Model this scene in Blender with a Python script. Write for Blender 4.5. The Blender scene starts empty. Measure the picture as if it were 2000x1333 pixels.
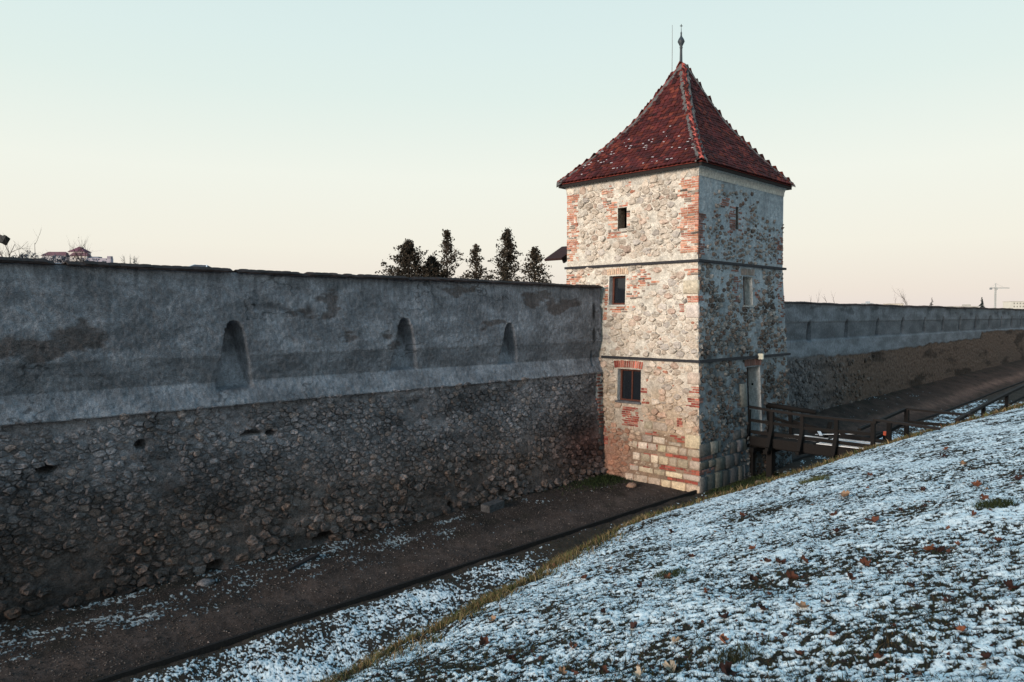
import bpy, math, random
import numpy as np
from mathutils import Vector, Matrix

S = bpy.context.scene
COL = S.collection
R = math.radians
rng = np.random.default_rng(11)
random.seed(11)

# ------------------------------------------------------------------ camera
cam_d = bpy.data.cameras.new('camera')
cam_d.sensor_width = 36.0
cam_d.lens = 36.0 * 1440 / 2000
cam_d.clip_start = 0.1
cam_d.clip_end = 6000
cam = bpy.data.objects.new('camera', cam_d)
COL.objects.link(cam)
cam.location = (0, 0, 0)
cam.rotation_euler = (R(90 - 2.0), 0, R(45 - 90))
S.camera = cam

# ------------------------------------------------------------------ sky and sun
SUN_EL, SUN_AZ = 14.0, 180.0            # the glow after sunset: low, from -X (azimuth measured from +X)
W = bpy.data.worlds.new('World')
S.world = W
W.use_nodes = True
nt = W.node_tree
nt.nodes.clear()
def wn(t, **k):
    n = nt.nodes.new(t)
    for a, v in k.items(): setattr(n, a, v)
    return n
out = wn('ShaderNodeOutputWorld'); bg = wn('ShaderNodeBackground')
sky = wn('ShaderNodeTexSky', sky_type='NISHITA', sun_disc=False, sun_elevation=R(6.0), sun_rotation=R(90 - SUN_AZ), air_density=1.0, dust_density=2.0, ozone_density=1.5)
tc = wn('ShaderNodeTexCoord'); sx = wn('ShaderNodeSeparateXYZ'); ramp = wn('ShaderNodeValToRGB')
nt.links.new(tc.outputs['Generated'], sx.inputs[0]); nt.links.new(sx.outputs['Z'], ramp.inputs[0])
def lin(r, g, b):
    f = lambda c: c / 12.92 if c <= .04045 else ((c + .055) / 1.055) ** 2.4
    return (f(r / 255), f(g / 255), f(b / 255), 1)
els = [(0.0, lin(238, 226, 220)), (0.03, lin(244, 233, 221)), (0.09, lin(249, 245, 231)), (0.18, lin(247, 250, 239)),
       (0.28, lin(231, 245, 239)), (0.335, lin(226, 243, 240)), (0.41, lin(219, 239, 239)), (0.56, lin(150, 203, 226)), (1.0, lin(74, 150, 200))]
cr = ramp.color_ramp
cr.elements[0].position, cr.elements[0].color = els[0]
cr.elements[1].position, cr.elements[1].color = els[-1]
for p, c in els[1:-1]:
    e = cr.elements.new(p); e.color = c
mul = wn('ShaderNodeMixRGB', blend_type='MULTIPLY'); mul.inputs[0].default_value = 1; mul.inputs[2].default_value = (.1, .1, .1, 1)
nt.links.new(sky.outputs[0], mul.inputs[1])
mix = wn('ShaderNodeMixRGB'); mix.inputs[0].default_value = 0.94
nt.links.new(mul.outputs[0], mix.inputs[1]); nt.links.new(ramp.outputs[0], mix.inputs[2])
nt.links.new(mix.outputs[0], bg.inputs[0]); bg.inputs[1].default_value = 1.0
nt.links.new(bg.outputs[0], out.inputs[0])
sd = bpy.data.lights.new('sun', 'SUN'); sd.energy = 4.2; sd.angle = R(22); sd.color = (1.0, .84, .70)
sun = bpy.data.objects.new('sun', sd); COL.objects.link(sun)
sv = Vector((math.cos(R(SUN_AZ)) * math.cos(R(SUN_EL)), math.sin(R(SUN_AZ)) * math.cos(R(SUN_EL)), math.sin(R(SUN_EL))))
sun.rotation_euler = (-sv).to_track_quat('-Z', 'Y').to_euler()
sun.location = (-10, 0, 20)
S.view_settings.view_transform = 'Standard'
S.view_settings.look = 'None'
S.view_settings.exposure = 0.0
S.view_settings.gamma = 1.0
S.view_settings.use_curve_mapping = False

# ------------------------------------------------------------------ noise
def _h(ix, iy, s):
    h = (ix.astype(np.int64) * 374761393 + iy.astype(np.int64) * 668265263 + s * 974711) & 0xffffffff
    h = ((h ^ (h >> 13)) * 1274126177) & 0xffffffff
    h = ((h ^ (h >> 16)) * 2246822519) & 0xffffffff
    return (h ^ (h >> 15)) & 0xffffffff
def noise2(x, y, s=0):
    x = np.asarray(x, float); y = np.asarray(y, float)
    x0 = np.floor(x); y0 = np.floor(y); fx = x - x0; fy = y - y0
    u = fx * fx * fx * (fx * (fx * 6 - 15) + 10); v = fy * fy * fy * (fy * (fy * 6 - 15) + 10)
    def g(dx, dy):
        a = _h(x0 + dx, y0 + dy, s) / 4294967296.0 * 2 * math.pi
        return np.cos(a) * (fx - dx) + np.sin(a) * (fy - dy)
    n0 = g(0, 0) * (1 - u) + g(1, 0) * u
    n1 = g(0, 1) * (1 - u) + g(1, 1) * u
    return (n0 * (1 - v) + n1 * v) * 1.5
def fbm(x, y, o=4, s=0, gain=.5):
    t = 0; a = 1; f = 1; n = 0
    for i in range(o):
        t = t + a * noise2(x * f + 17.3 * i, y * f - 9.1 * i, s + i); n += a; a *= gain; f *= 2.03
    return t / n * 1.4
def sstep(a, b, x):
    t = np.clip((np.asarray(x, float) - a) / (b - a), 0, 1); return t * t * (3 - 2 * t)

# ------------------------------------------------------------------ materials
def mat(name, base=None, rough=.9, n1=(6, .3), n2=(40, .2), bump=(35, .35, .02), stretch=None, spec=.25, tint=None, bump2=None):
    m = bpy.data.materials.new(name); m.use_nodes = True
    t = m.node_tree; N = t.nodes; L = t.links
    b = N['Principled BSDF']; b.inputs['Roughness'].default_value = rough
    b.inputs['Specular IOR Level'].default_value = spec
    geo = N.new('ShaderNodeNewGeometry'); vec = geo.outputs['Position']
    if stretch:
        mp = N.new('ShaderNodeMapping'); mp.inputs['Scale'].default_value = stretch; L.new(vec, mp.inputs[0]); vs = mp.outputs[0]
    else: vs = vec
    if base is None:
        a = N.new('ShaderNodeAttribute'); a.attribute_name = 'Col'; c = a.outputs['Color']
    else:
        a = N.new('ShaderNodeRGB'); a.outputs[0].default_value = (*base, 1); c = a.outputs[0]
    for (sc, amp), v in ((n1, vs), (n2, vec)):
        if amp <= 0: continue
        n = N.new('ShaderNodeTexNoise'); n.inputs['Scale'].default_value = sc; n.inputs['Detail'].default_value = 5; n.inputs['Roughness'].default_value = .62
        L.new(v, n.inputs['Vector'])
        mr = N.new('ShaderNodeMapRange'); mr.inputs[1].default_value = .3; mr.inputs[2].default_value = .7
        mr.inputs[3].default_value = 1 - amp; mr.inputs[4].default_value = 1 + amp; L.new(n.outputs['Fac'], mr.inputs[0])
        mm = N.new('ShaderNodeMixRGB'); mm.blend_type = 'MULTIPLY'; mm.inputs[0].default_value = 1
        L.new(c, mm.inputs[1]); L.new(mr.outputs[0], mm.inputs[2]); c = mm.outputs[0]
    if tint:                                   # (scale, colour, low, high): patches of another colour
        n = N.new('ShaderNodeTexNoise'); n.inputs['Scale'].default_value = tint[0]; n.inputs['Detail'].default_value = 6; n.inputs['Roughness'].default_value = .65
        L.new(vec, n.inputs['Vector'])
        mr = N.new('ShaderNodeMapRange'); mr.inputs[1].default_value = tint[2]; mr.inputs[2].default_value = tint[3]; L.new(n.outputs['Fac'], mr.inputs[0])
        mm = N.new('ShaderNodeMixRGB'); L.new(mr.outputs[0], mm.inputs[0]); L.new(c, mm.inputs[1]); mm.inputs[2].default_value = (*tint[1], 1); c = mm.outputs[0]
    L.new(c, b.inputs['Base Color'])
    prev = None
    for bp in (bump, bump2):
        if not bp: continue
        n = N.new('ShaderNodeTexNoise'); n.inputs['Scale'].default_value = bp[0]; n.inputs['Detail'].default_value = 6; n.inputs['Roughness'].default_value = .6
        L.new(vec, n.inputs['Vector'])
        bm = N.new('ShaderNodeBump'); bm.inputs['Strength'].default_value = bp[1]; bm.inputs['Distance'].default_value = bp[2]
        L.new(n.outputs['Fac'], bm.inputs['Height'])
        if prev: L.new(prev, bm.inputs['Normal'])
        prev = bm.outputs[0]
    if prev: L.new(prev, b.inputs['Normal'])
    return m

M = {}
M['plaster'] = mat('plaster', None, .92, (13, .34), (48, .42), (40, .9, .025), bump2=(10, .8, .05), stretch=(1, 1, .5))
M['mortar'] = mat('mortar', None, .95, (6, .3), (30, .3), (26, .9, .03), bump2=(9, .9, .08))
M['stone'] = mat('stone', None, .9, (8, .3), (40, .3), (26, .9, .03), bump2=(10, .6, .05))
M['rubble'] = mat('rubble', None, .9, (6, .4), (30, .4), (20, 1.0, .04), bump2=(8, .9, .10))
M['brick'] = mat('brick', None, .92, (12, .25), (60, .25), (60, .5, .01))
M['tile'] = mat('tile', None, .85, (9, .3), (45, .25), (40, .4, .01))
M['wood'] = mat('wood', None, .85, (20, .3), (60, .3), (50, .5, .01))
M['metal'] = mat('metal', None, .55, (8, .2), (0, 0), None, spec=.4)
M['snow'] = mat('snow', None, .75, (30, .12), (140, .22), (90, .8, .015), spec=.2)
M['soil'] = mat('soil', None, .97, (14, .4), (70, .65), (60, 1.0, .03))
M['grass'] = mat('grass', None, .9, (3, .2), (0, 0), None, spec=.1)
M['leaf'] = mat('leaf', None, .8, (60, .25), (0, 0), (150, .4, .003), spec=.2)
M['bark'] = mat('bark', None, .95, (10, .3), (60, .3), (60, .5, .01))
M['far'] = mat('far', None, .95, (.2, .1), (0, 0), None, spec=.0)
M['glass'] = mat('glass', (.012, .015, .02), .12, (3, .1), (0, 0), None, spec=.5)
M['dark'] = mat('dark', (.012, .01, .01), .9, (3, .1), (0, 0), None, spec=.05)

# ------------------------------------------------------------------ object helpers
WLOC = {}
def mesh(name, V, F, m, cols=None, smooth=False):
    me = bpy.data.meshes.new(name)
    V = np.asarray(V, dtype=np.float32)
    if isinstance(F, np.ndarray) and F.ndim == 2:
        k = F.shape[1]; nf = len(F)
        me.vertices.add(len(V)); me.vertices.foreach_set('co', V.ravel())
        me.loops.add(nf * k); me.loops.foreach_set('vertex_index', F.astype(np.int32).ravel())
        me.polygons.add(nf); me.polygons.foreach_set('loop_start', np.arange(0, nf * k, k, dtype=np.int32))
        me.polygons.foreach_set('loop_total', np.full(nf, k, dtype=np.int32))
        me.update(calc_edges=True)
    else:
        me.from_pydata(V.tolist(), [], [list(f) for f in F])
        me.update()
    if cols is not None:
        cols = np.asarray(cols, dtype=np.float32)
        if cols.ndim == 1: cols = np.tile(cols, (len(V), 1))
        a = me.color_attributes.new('Col', 'FLOAT_COLOR', 'POINT')
        c4 = np.ones((len(V), 4), dtype=np.float32); c4[:, :3] = cols[:, :3]
        a.data.foreach_set('color', c4.ravel())
    if smooth: me.polygons.foreach_set('use_smooth', np.ones(len(me.polygons), dtype=bool))
    me.materials.append(m)
    return me
def link(name, data, parent=None, loc=(0, 0, 0), kind=None, label=None, cat=None, group=None):
    o = bpy.data.objects.new(name, data); COL.objects.link(o)
    loc = Vector(loc)
    if parent is not None:
        o.parent = parent; o.location = loc - WLOC[parent.name]
    else: o.location = loc
    WLOC[o.name] = loc
    if kind: o['kind'] = kind
    if label: o['label'] = label
    if cat: o['category'] = cat
    if group: o['group'] = group
    return o
def part(name, V, F, m, cols=None, parent=None, smooth=False, origin=None, **k):
    V = np.asarray(V, float)
    if origin is None: origin = (V.min(0) + V.max(0)) / 2 if (parent is not None or 'cat' in k) else (0, 0, 0)
    origin = np.asarray(origin, float)
    return link(name, mesh(name, V - origin, F, m, cols, smooth), parent, origin, **k)
def thing(name, loc, label, cat, group=None, kind=None):
    return link(name, None, None, loc, kind, label, cat, group)

class MB:
    def __init__(s): s.V = []; s.F = []; s.C = []
    def add(s, V, F, col=(.5, .5, .5)):
        b = len(s.V); s.V.extend([tuple(v) for v in V]); s.F.extend([tuple(i + b for i in f) for f in F])
        col = np.asarray(col, float)
        if col.ndim == 1: s.C.extend([tuple(col)] * len(V))
        else: s.C.extend([tuple(c) for c in col])
    def build(s, name, m, parent=None, smooth=False, **k):
        return part(name, s.V, s.F, m, s.C, parent, smooth, **k)
BOXF = [(0, 3, 2, 1), (4, 5, 6, 7), (0, 1, 5, 4), (1, 2, 6, 5), (2, 3, 7, 6), (3, 0, 4, 7)]
def box(x0, x1, y0, y1, z0, z1):
    return [(x0, y0, z0), (x1, y0, z0), (x1, y1, z0), (x0, y1, z0), (x0, y0, z1), (x1, y0, z1), (x1, y1, z1), (x0, y1, z1)], BOXF
def beam(a, b, w, h, up=(0, 0, 1)):
    a = Vector(a); b = Vector(b); d = (b - a).normalized(); u = Vector(up)
    if abs(d.dot(u)) > .97: u = Vector((0, 1, 0))
    s = d.cross(u).normalized(); u = s.cross(d).normalized()
    V = []
    for p in (a, b):
        for sx_, sz in ((-1, -1), (1, -1), (1, 1), (-1, 1)): V.append(tuple(p + s * (sx_ * w / 2) + u * (sz * h / 2)))
    return V, BOXF
def tube(pts, rad, n=6, cap=True):
    P = [Vector(p) for p in pts]; V = []; F = []
    for i, p in enumerate(P):
        d = (P[min(i + 1, len(P) - 1)] - P[max(i - 1, 0)]).normalized()
        u = Vector((0, 0, 1)) if abs(d.z) < .9 else Vector((1, 0, 0))
        s = d.cross(u).normalized(); u = s.cross(d)
        r = rad[i] if hasattr(rad, '__len__') else rad
        for k in range(n):
            t = 2 * math.pi * k / n; V.append(tuple(p + s * (r * math.cos(t)) + u * (r * math.sin(t))))
    for i in range(len(P) - 1):
        for k in range(n):
            a = i * n + k; b = i * n + (k + 1) % n; F.append((a, b, b + n, a + n))
    if cap: F.append(tuple(range(n))[::-1]); F.append(tuple(range((len(P) - 1) * n, len(P) * n)))
    return V, F
def lathe(prof, c, n=14):
    V = []; F = []
    for r, z in prof:
        for k in range(n):
            t = 2 * math.pi * k / n; V.append((c[0] + r * math.cos(t), c[1] + r * math.sin(t), z))
    for i in range(len(prof) - 1):
        for k in range(n):
            a = i * n + k; b = i * n + (k + 1) % n; F.append((a, b, b + n, a + n))
    return V, F
def grid_faces(nu, nv, keep=None):
    i = np.arange(nu - 1)[:, None] * nv + np.arange(nv - 1)[None]
    F = np.stack([i, i + nv, i + nv + 1, i + 1], -1).reshape(-1, 4)
    if keep is not None: F = F[keep.ravel()]
    return F
def compact(V, F, C=None):
    used = np.zeros(len(V), bool); used[F.ravel()] = True
    idx = np.cumsum(used) - 1
    return V[used], idx[F], (None if C is None else C[used])

# ------------------------------------------------------------------ terrain
YB_X = [-20, 3.9, 5.1, 6.6, 8.3, 10.3, 12.6, 14.6, 16.5, 19.8, 24, 28, 34.8, 40, 60, 200]
YB_Y = [6.5, 6.6, 6.9, 7.45, 8.0, 8.75, 9.6, 10.15, 9.95, 9.15, 8.85, 8.3, 6.6, 5.9, 5.6, 5.6]
def zditch(X, Y):
    zk = np.interp(X, [-100, 50, 76, 120, 400], [-6.28, -6.2, -5.7, -5.1, -4.5])
    zw = np.interp(X, [-100, 27, 34, 47, 75, 100, 400], [-6.25, -6.2, -5.95, -5.55, -5.2, -4.9, -4.4])
    t = np.clip((Y - 13.6) / 4.0, 0, 1)
    return zk * (1 - t) + zw * t
def terrain(X, Y, fine=True):
    X = np.asarray(X, float); Y = np.asarray(Y, float)
    yb = np.interp(X, YB_X, YB_Y)
    z1 = -1.65 - .31 * Y
    z1 = np.where(Y < -3, -.72 + 0 * Y, z1)
    zb = -1.65 - .31 * yb
    toe = yb + (zb + 6.0) / .82
    d = np.interp(X, [0, 200], [0, 0])
    z2 = zb - .82 * (Y - yb)
    k = .22
    zz = z1 - k * np.log1p(np.exp(np.clip((z1 - z2) / k, -50, 50)))      # smooth min of the two planes
    zz = zz + .06                                                            # the crest is full
    zd = zditch(X, Y) + np.where(Y < 13.5, np.clip(13.4 - Y, 0, 4) * .03, 0)
    kk = .12
    dd = np.clip((zz - zd) / kk, -50, 50)
    z = zd + kk * np.log1p(np.exp(dd))                                      # smooth max with the ditch floor
    z = z + .05 * fbm(X * .6, Y * .6, 2, 5) * sstep(-1, 3, Y + 4)
    if fine:
        z = z + .012 * fbm(X * 5, Y * 5, 3, 6) + .02 * fbm(X * 1.9, Y * 1.9, 2, 8)
    return z
def zones(X, Y):
    yb = np.interp(X, YB_X, YB_Y)
    e = Y - yb + .25 * fbm(X * .9, Y * .9, 3, 77)
    strip = sstep(.9, 1.9, e)
    path = sstep(13.25, 13.6, Y)
    edge = np.exp(-((e - .28) / .42) ** 2)
    face = sstep(-.05, .4, e) * (1 - strip)
    return e, strip, path, edge, face
def snow_height(X, Y):
    e, strip, path, edge, face = zones(X, Y)
    n = .62 * fbm(X * 13, Y * 13, 4, 21, .8) + .20 * fbm(X * 4.2, Y * 4.2, 3, 31, .6) + .21 * fbm(X * .6, Y * .75, 3, 41)
    # on the ditch floor the wind has laid it in streaks along the wall
    ns = .66 * fbm(X * 9.0, Y * 19.0, 3, 51, .8) + .34 * fbm(X * .7, Y * 1.5, 3, 61)
    thr = -.055 + .0 * X
    thr = thr + .50 * np.exp(-((e - .12) / .38) ** 2) * np.clip(.55 + 1.1 * fbm(X * 1.3, Y * 1.6, 3, 43), .05, 1.2) + .24 * face
    thr = np.where(strip > 0, thr * (1 - strip) + strip * (-.03 + .26 * sstep(9, 16, X) * sstep(36, 27, X)), thr)
    h = n - thr
    leftp = 1 - sstep(9, 19, X)
    wallp = sstep(14.2, 15.8, Y)
    tp = .34 - .21 * leftp * wallp + .22 * (1 - wallp) * leftp - .05 * sstep(40, 60, X)
    tp = tp + .12 * np.exp(-((Y - 14.6) / .7) ** 2)
    hp = ns - tp
    return h * (1 - path) + hp * path
def fan(a0, a1, na, r0, r1, nr, c=(-.25, -.25)):
    a = np.radians(np.linspace(a0, a1, na)); r = r0 * (r1 / r0) ** np.linspace(0, 1, nr)
    A, Rr = np.meshgrid(a, r, indexing='ij')
    return c[0] + Rr * np.cos(A), c[1] + Rr * np.sin(A)
# ground under everything, out to the horizon
xs = np.concatenate([[-1500, -400, -120], np.arange(-60, 160, 4), [200, 400, 900, 2500]])
ys = np.concatenate([[-1500, -300, -60, -20, -8], np.arange(-6, 18.3, .6), [18.6, 19.2, 60, 300, 3000]])
Xg, Yg = np.meshgrid(xs, ys, indexing='ij')
Zg = terrain(Xg, np.minimum(Yg, 18.2), False) - .25
Zg = np.where(Yg > 18.7, -2.6, Zg)
V = np.stack([Xg, Yg, Zg], -1).reshape(-1, 3)
part('ground', V, grid_faces(len(xs), len(ys)), M['soil'], np.array([.10, .11, .09]), kind='structure', smooth=True)
# the ditch and its bank
Xf, Yf = fan(-85, 122, 760, .5, 150, 540)
Zf = terrain(Xf, Yf)
e, strip, path, edge, face = zones(Xf, Yf)
n = fbm(Xf * 3, Yf * 3, 4, 91)[..., None]; n2 = fbm(Xf * 14, Yf * 14, 3, 95)[..., None]
cg = np.array([.024, .021, .014]); cs = np.array([.036, .029, .022]); cp = np.array([.040, .029, .025]); cy = np.array([.055, .046, .026])
Cf = cg * (1 - strip[..., None]) + cs * strip[..., None]
Cf = Cf * (1 - .7 * edge[..., None]) + cy * .7 * edge[..., None]
track = np.exp(-((Yf - 14.8 - .15 * np.sin(Xf * .3)) / .55) ** 2)[..., None]
moss = sstep(.1, .5, fbm(Xf * .7, Yf * 1.1, 3, 99) + .5 * sstep(16.2, 17.4, Yf) - .2)[..., None]
cpath = cp * (1 + (.75 + 1.1 * sstep(38, 55, Xf))[..., None] * track) * (1 - .45 * moss) + np.array([.0, .002, .0]) * moss
cpath = cpath * (1 + sstep(26, 34, Xf)[..., None] * np.array([.42, .10, -.06]))
Cf = Cf * (1 - path[..., None]) + cpath * path[..., None]
Cf = np.clip(Cf * (1 + .5 * n + .45 * n2), .006, 1)
V = np.stack([Xf, Yf, Zf], -1).reshape(-1, 3)
keep = (Yf[:-1, :-1] < 18.4)
F = grid_faces(*Xf.shape, keep=keep)
V, F, C2 = compact(V, F, Cf.reshape(-1, 3))
part('terrain', V, F, M['soil'], C2, kind='structure', smooth=True)
# thin snow lying on it
def snow_sheet(a0, a1, na, r0, r1, nr):
    Xs, Ys = fan(a0, a1, na, r0, r1, nr)
    h = snow_height(Xs, Ys)
    amp = np.where(Ys > 13.4, .012, .034)
    Zs = terrain(Xs, Ys) + np.clip(np.where(h > 0, h ** .75 * .9 if False else np.sqrt(np.maximum(h, 0)) * .55, h) * amp, -.02, .03)
    ok = (h > -.10)
    keep = (ok[:-1, :-1] | ok[1:, :-1] | ok[:-1, 1:] | ok[1:, 1:]) & (Ys[:-1, :-1] < 17.75) & (h[:-1, :-1] + h[1:, 1:] + h[1:, :-1] + h[:-1, 1:] > -.25)
    V = np.stack([Xs, Ys, Zs], -1).reshape(-1, 3)
    F = grid_faces(*Xs.shape, keep=keep)
    thin = sstep(-.03, .19, h)[..., None]
    Cs = np.array([.22, .27, .30]) * (1 - thin) + np.array([.84, .91, .93]) * thin
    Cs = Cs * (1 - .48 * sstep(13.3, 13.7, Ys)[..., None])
    V, F, Cs = compact(V, F, Cs.reshape(-1, 3))
    return V, F, Cs
SV, SF, SC = [], [], []; b = 0
for args in ((0, 88, 1400, 1.9, 62, 1000), (0, 88, 420, .75, 1.9, 110), (-70, 0, 520, .75, 45, 520)):
    V, F, Cs = snow_sheet(*args); SV.append(V); SF.append(F + b); SC.append(Cs); b += len(V)
V, F, Cs = np.concatenate(SV), np.concatenate(SF), np.concatenate(SC)
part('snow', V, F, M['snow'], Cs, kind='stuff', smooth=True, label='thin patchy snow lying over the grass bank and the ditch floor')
del V, F, SV, SF, SC

# kerb of the ditch path
KB = MB()
kx = np.arange(-8, 110, .6)
ky = 13.55 + .008 * np.sin(kx * .7)
kz = np.convolve(np.pad(terrain(kx, ky, False), 4, 'edge'), np.ones(9) / 9, 'valid')
for i in range(len(kx) - 1):
    a = (kx[i], ky[i], kz[i] + .03); b = (kx[i + 1] + .002, ky[i + 1], kz[i + 1] + .03)
    Vb, Fb = beam(a, b, .075, .14)
    KB.add(Vb, Fb, (.018, .015, .014))
KB.build('kerb', M['wood'], kind='structure')

# ------------------------------------------------------------------ stones
def clip(poly, nx, ny, c):
    o = []
    for i in range(len(poly)):
        p = poly[i]; q = poly[(i + 1) % len(poly)]
        dp = nx * p[0] + ny * p[1] - c; dq = nx * q[0] + ny * q[1] - c
        if dp <= 0: o.append(p)
        if dp * dq < 0:
            t = dp / (dp - dq); o.append((p[0] + t * (q[0] - p[0]), p[1] + t * (q[1] - p[1])))
    return o
def scatter(u0, u1, v0, v1, rfun, tries, rr, asp=1.5):
    # discs of varying size (in a space squeezed by asp along u), big ones first
    w = (u1 - u0) / asp
    P = rr.random((tries, 2)) * [w, v1 - v0] + [u0 / asp, v0]
    rad = np.array([rfun(p[0] * asp, p[1]) for p in P]) * np.clip(np.exp(rr.normal(0, .42, tries)), .3, 1.75)
    order = np.argsort(-rad[:tries]); out = []
    cs_ = .5; cells = {}
    for i in order:
        x, y = P[i]; r = rad[i]; gx, gy = int(math.floor(x / cs_)), int(math.floor(y / cs_)); okk = True
        for dx in (-1, 0, 1):
            for dy in (-1, 0, 1):
                for (a, b, c) in cells.get((gx + dx, gy + dy), ()):
                    if (a - x) ** 2 + (b - y) ** 2 < ((c + r) * .86) ** 2: okk = False; break
                if not okk: break
            if not okk: break
        if okk:
            cells.setdefault((gx, gy), []).append((x, y, r)); out.append((x, y, r))
    return out
def cells_of(seeds, asp, lim=1.75):
    A = np.array(seeds); res = []
    for i, (x, y, r) in enumerate(seeds):
        dx = A[:, 0] - x; dy = A[:, 1] - y; d2 = dx * dx + dy * dy
        nb = np.nonzero(d2 < (r * 3.2 + .25) ** 2)[0]
        m = r * 2.1
        poly = [(-m, -m), (m, -m), (m, m), (-m, m)]
        for t in range(8):                                  # trim to a rounded hull
            an = t * math.pi / 4 + .39; poly = clip(poly, math.cos(an), math.sin(an), r * lim)
        for j in nb:
            if j == i: continue
            c = (d2[j] + r * r - A[j, 2] ** 2) / 2
            poly = clip(poly, dx[j], dy[j], c)
            if len(poly) < 3: break
        if len(poly) >= 3:
            res.append(([((px + x) * asp, py + y) for px, py in poly], r))
    return res
def stone_geo(poly, P, height, gap, rr, sharp=0.5, npt=10):
    p = np.array(poly); c = p.mean(0); d = p - c
    L = np.linalg.norm(d, axis=1); p = c + d * np.maximum(.35, 1 - gap / np.maximum(L, .02))[:, None]
    q = []                                                   # one round of corner cutting
    k = .10 + .16 * (1 - sharp)
    for i in range(len(p)):
        a, b = p[i], p[(i + 1) % len(p)]; q.append(a * (1 - k) + b * k); q.append(a * k + b * (1 - k))
    q = np.array(q)
    seg = np.linalg.norm(np.roll(q, -1, 0) - q, axis=1); cum = np.concatenate([[0], np.cumsum(seg)])
    tt = np.linspace(0, cum[-1], npt, endpoint=False); qq = np.vstack([q, q[:1]])
    ring = np.stack([np.interp(tt, cum, qq[:, 0]), np.interp(tt, cum, qq[:, 1])], 1)
    c = ring.mean(0); size = np.linalg.norm(ring - c, axis=1).mean()
    ring = ring + rr.normal(0, size * .10, ring.shape)
    tilt = rr.normal(0, .35, 2) * height / max(size, .02)
    V = []
    for sc, hh in ((1.0, -.05), (.93, .6 * height), (.62, height)):
        for i in range(npt):
            w = c + (ring[i] - c) * sc
            z = hh + (rr.normal(0, .30) * height + float(tilt @ (w - c)) if hh > 0 else 0)
            V.append(P(w[0], w[1], z))
    w = c + rr.normal(0, .1, 2) * size
    V.append(P(w[0], w[1], height * (1.05 + rr.normal(0, .12)) + float(tilt @ (w - c))))
    F = []
    for r_ in range(2):
        for i in range(npt):
            a = r_ * npt + i; b = r_ * npt + (i + 1) % npt; F.append((a, b, b + npt, a + npt))
    for i in range(npt): F.append((2 * npt + i, 2 * npt + (i + 1) % npt, 3 * npt))
    return V, F, size, c
def emit(items, parent, single, stuff, mkey, limit=300, smooth=True):
    # items: (score, V, F, col). the largest in view become objects, the rest one mesh
    items.sort(key=lambda t: -t[0])
    for s, V_, F_, col in items[:limit]:
        part(single, V_, F_, M[mkey], col, parent, smooth)
    if len(items) > limit:
        mb = MB()
        for s, V_, F_, col in items[limit:]: mb.add(V_, F_, col)
        o = mb.build(stuff, M[mkey], parent, smooth); o['kind'] = 'stuff'

# ------------------------------------------------------------------ the long wall, near length
TX0, TX1, TY0, TY1 = 23.08, 29.75, 13.81, 19.88        # tower at its upper storey
def wallprof(z):
    return np.interp(z, [-6.6, -2.28, -2.24, -1.66, -1.05, -1.0, 1.1], [17.60, 17.90, 17.83, 18.04, 17.955, 17.93, 17.97])
LOOPS = [(8.12, 8.17, .20, .52, -.13, -1.90), (13.40, 13.42, .21, .53, -.08, -1.68), (17.83, 17.83, .17, .50, -.26, -1.70)]
def loop_depth(X, z, loops, dmax, soft, wide=1.0):
    d = np.zeros_like(X)
    for cx0, cx1, w0, w1, zt, zb in loops:
        t = np.clip((zt - z) / (zt - zb), 0, 1)
        cx = cx0 + (cx1 - cx0) * t; w = w0 + (w1 - w0) * t
        top = zt - w0                                       # the round head
        inside = w - np.abs(X - cx)
        inside = np.where(z > top, w0 - np.hypot(X - cx, np.maximum(z - top, 0)), inside)
        m = sstep(0, np.where(X > cx, soft * wide, soft), inside) * (z > zb) * (z < zt)
        d = np.maximum(d, m * (dmax * (1 - t) + .17 * sstep(1, .93, t)))
    return d
def wall_dirt(X, z):
    """0 clean .. 1 black: damp and soot on the old masonry"""
    a = sstep(.05, .55, fbm(X * .35, z * .9, 4, 201) + .15)
    b = sstep(.15, .5, fbm(X * .8 + 5, z * 2.2, 4, 207))
    return np.clip(.55 * a + .5 * b, 0, 1)
gx = np.concatenate([np.arange(-8, 2, .1), np.arange(2, 22.86, .025)]); gz = np.arange(-2.26, 1.09, .025)
GX, GZ = np.meshgrid(gx, gz, indexing='ij')
dep = loop_depth(GX, GZ, LOOPS, .60, .028, 4.5)
niche = dep > .012
dep = dep + .22 * sstep(.055, .03, np.abs(GX - 22.36)) * sstep(.31, .28, np.abs(GZ + 1.68))
bare = sstep(.22, .38, fbm(GX * .42, GZ * 1.0, 5, 103, .6) + .30 * np.exp(-((GX - 3.6) / 1.7) ** 2 - ((GZ + .72) / .28) ** 2)
             + .25 * np.exp(-((GX - 9.3) / 1.2) ** 2 - ((GZ - .12) / .22) ** 2) - .10) * (GZ > -1.02)
rough = .030 * fbm(GX * 2.6, GZ * 3.6, 5, 105, .6) + .010 * fbm(GX * 9, GZ * 9, 3, 106)
GYw = wallprof(GZ + .02 * fbm(GX * .8, GZ * 0, 2, 109)) + dep - rough + .014 * bare + .02 * fbm(GX * .35, GZ * .35, 2, 107)
c0 = np.array([.212, .224, .254]); cb = np.array([.085, .068, .064])
t = sstep(-.5, .6, fbm(GX * .9, GZ * 1.5, 5, 111))[..., None]
C = c0 * (.72 + .5 * t)
C = C * (1 - .75 * bare[..., None]) + cb * .75 * bare[..., None]
C = C * np.where((GZ < -1.04) & (GZ > -1.64) & ~niche, .80, 1.0)[..., None]  # undercut band: its shade is put into the colour
C = C * np.where(GZ <= -1.64, 1.13, 1.0)[..., None]  # lower band faces the sky: that extra light is painted in
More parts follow.
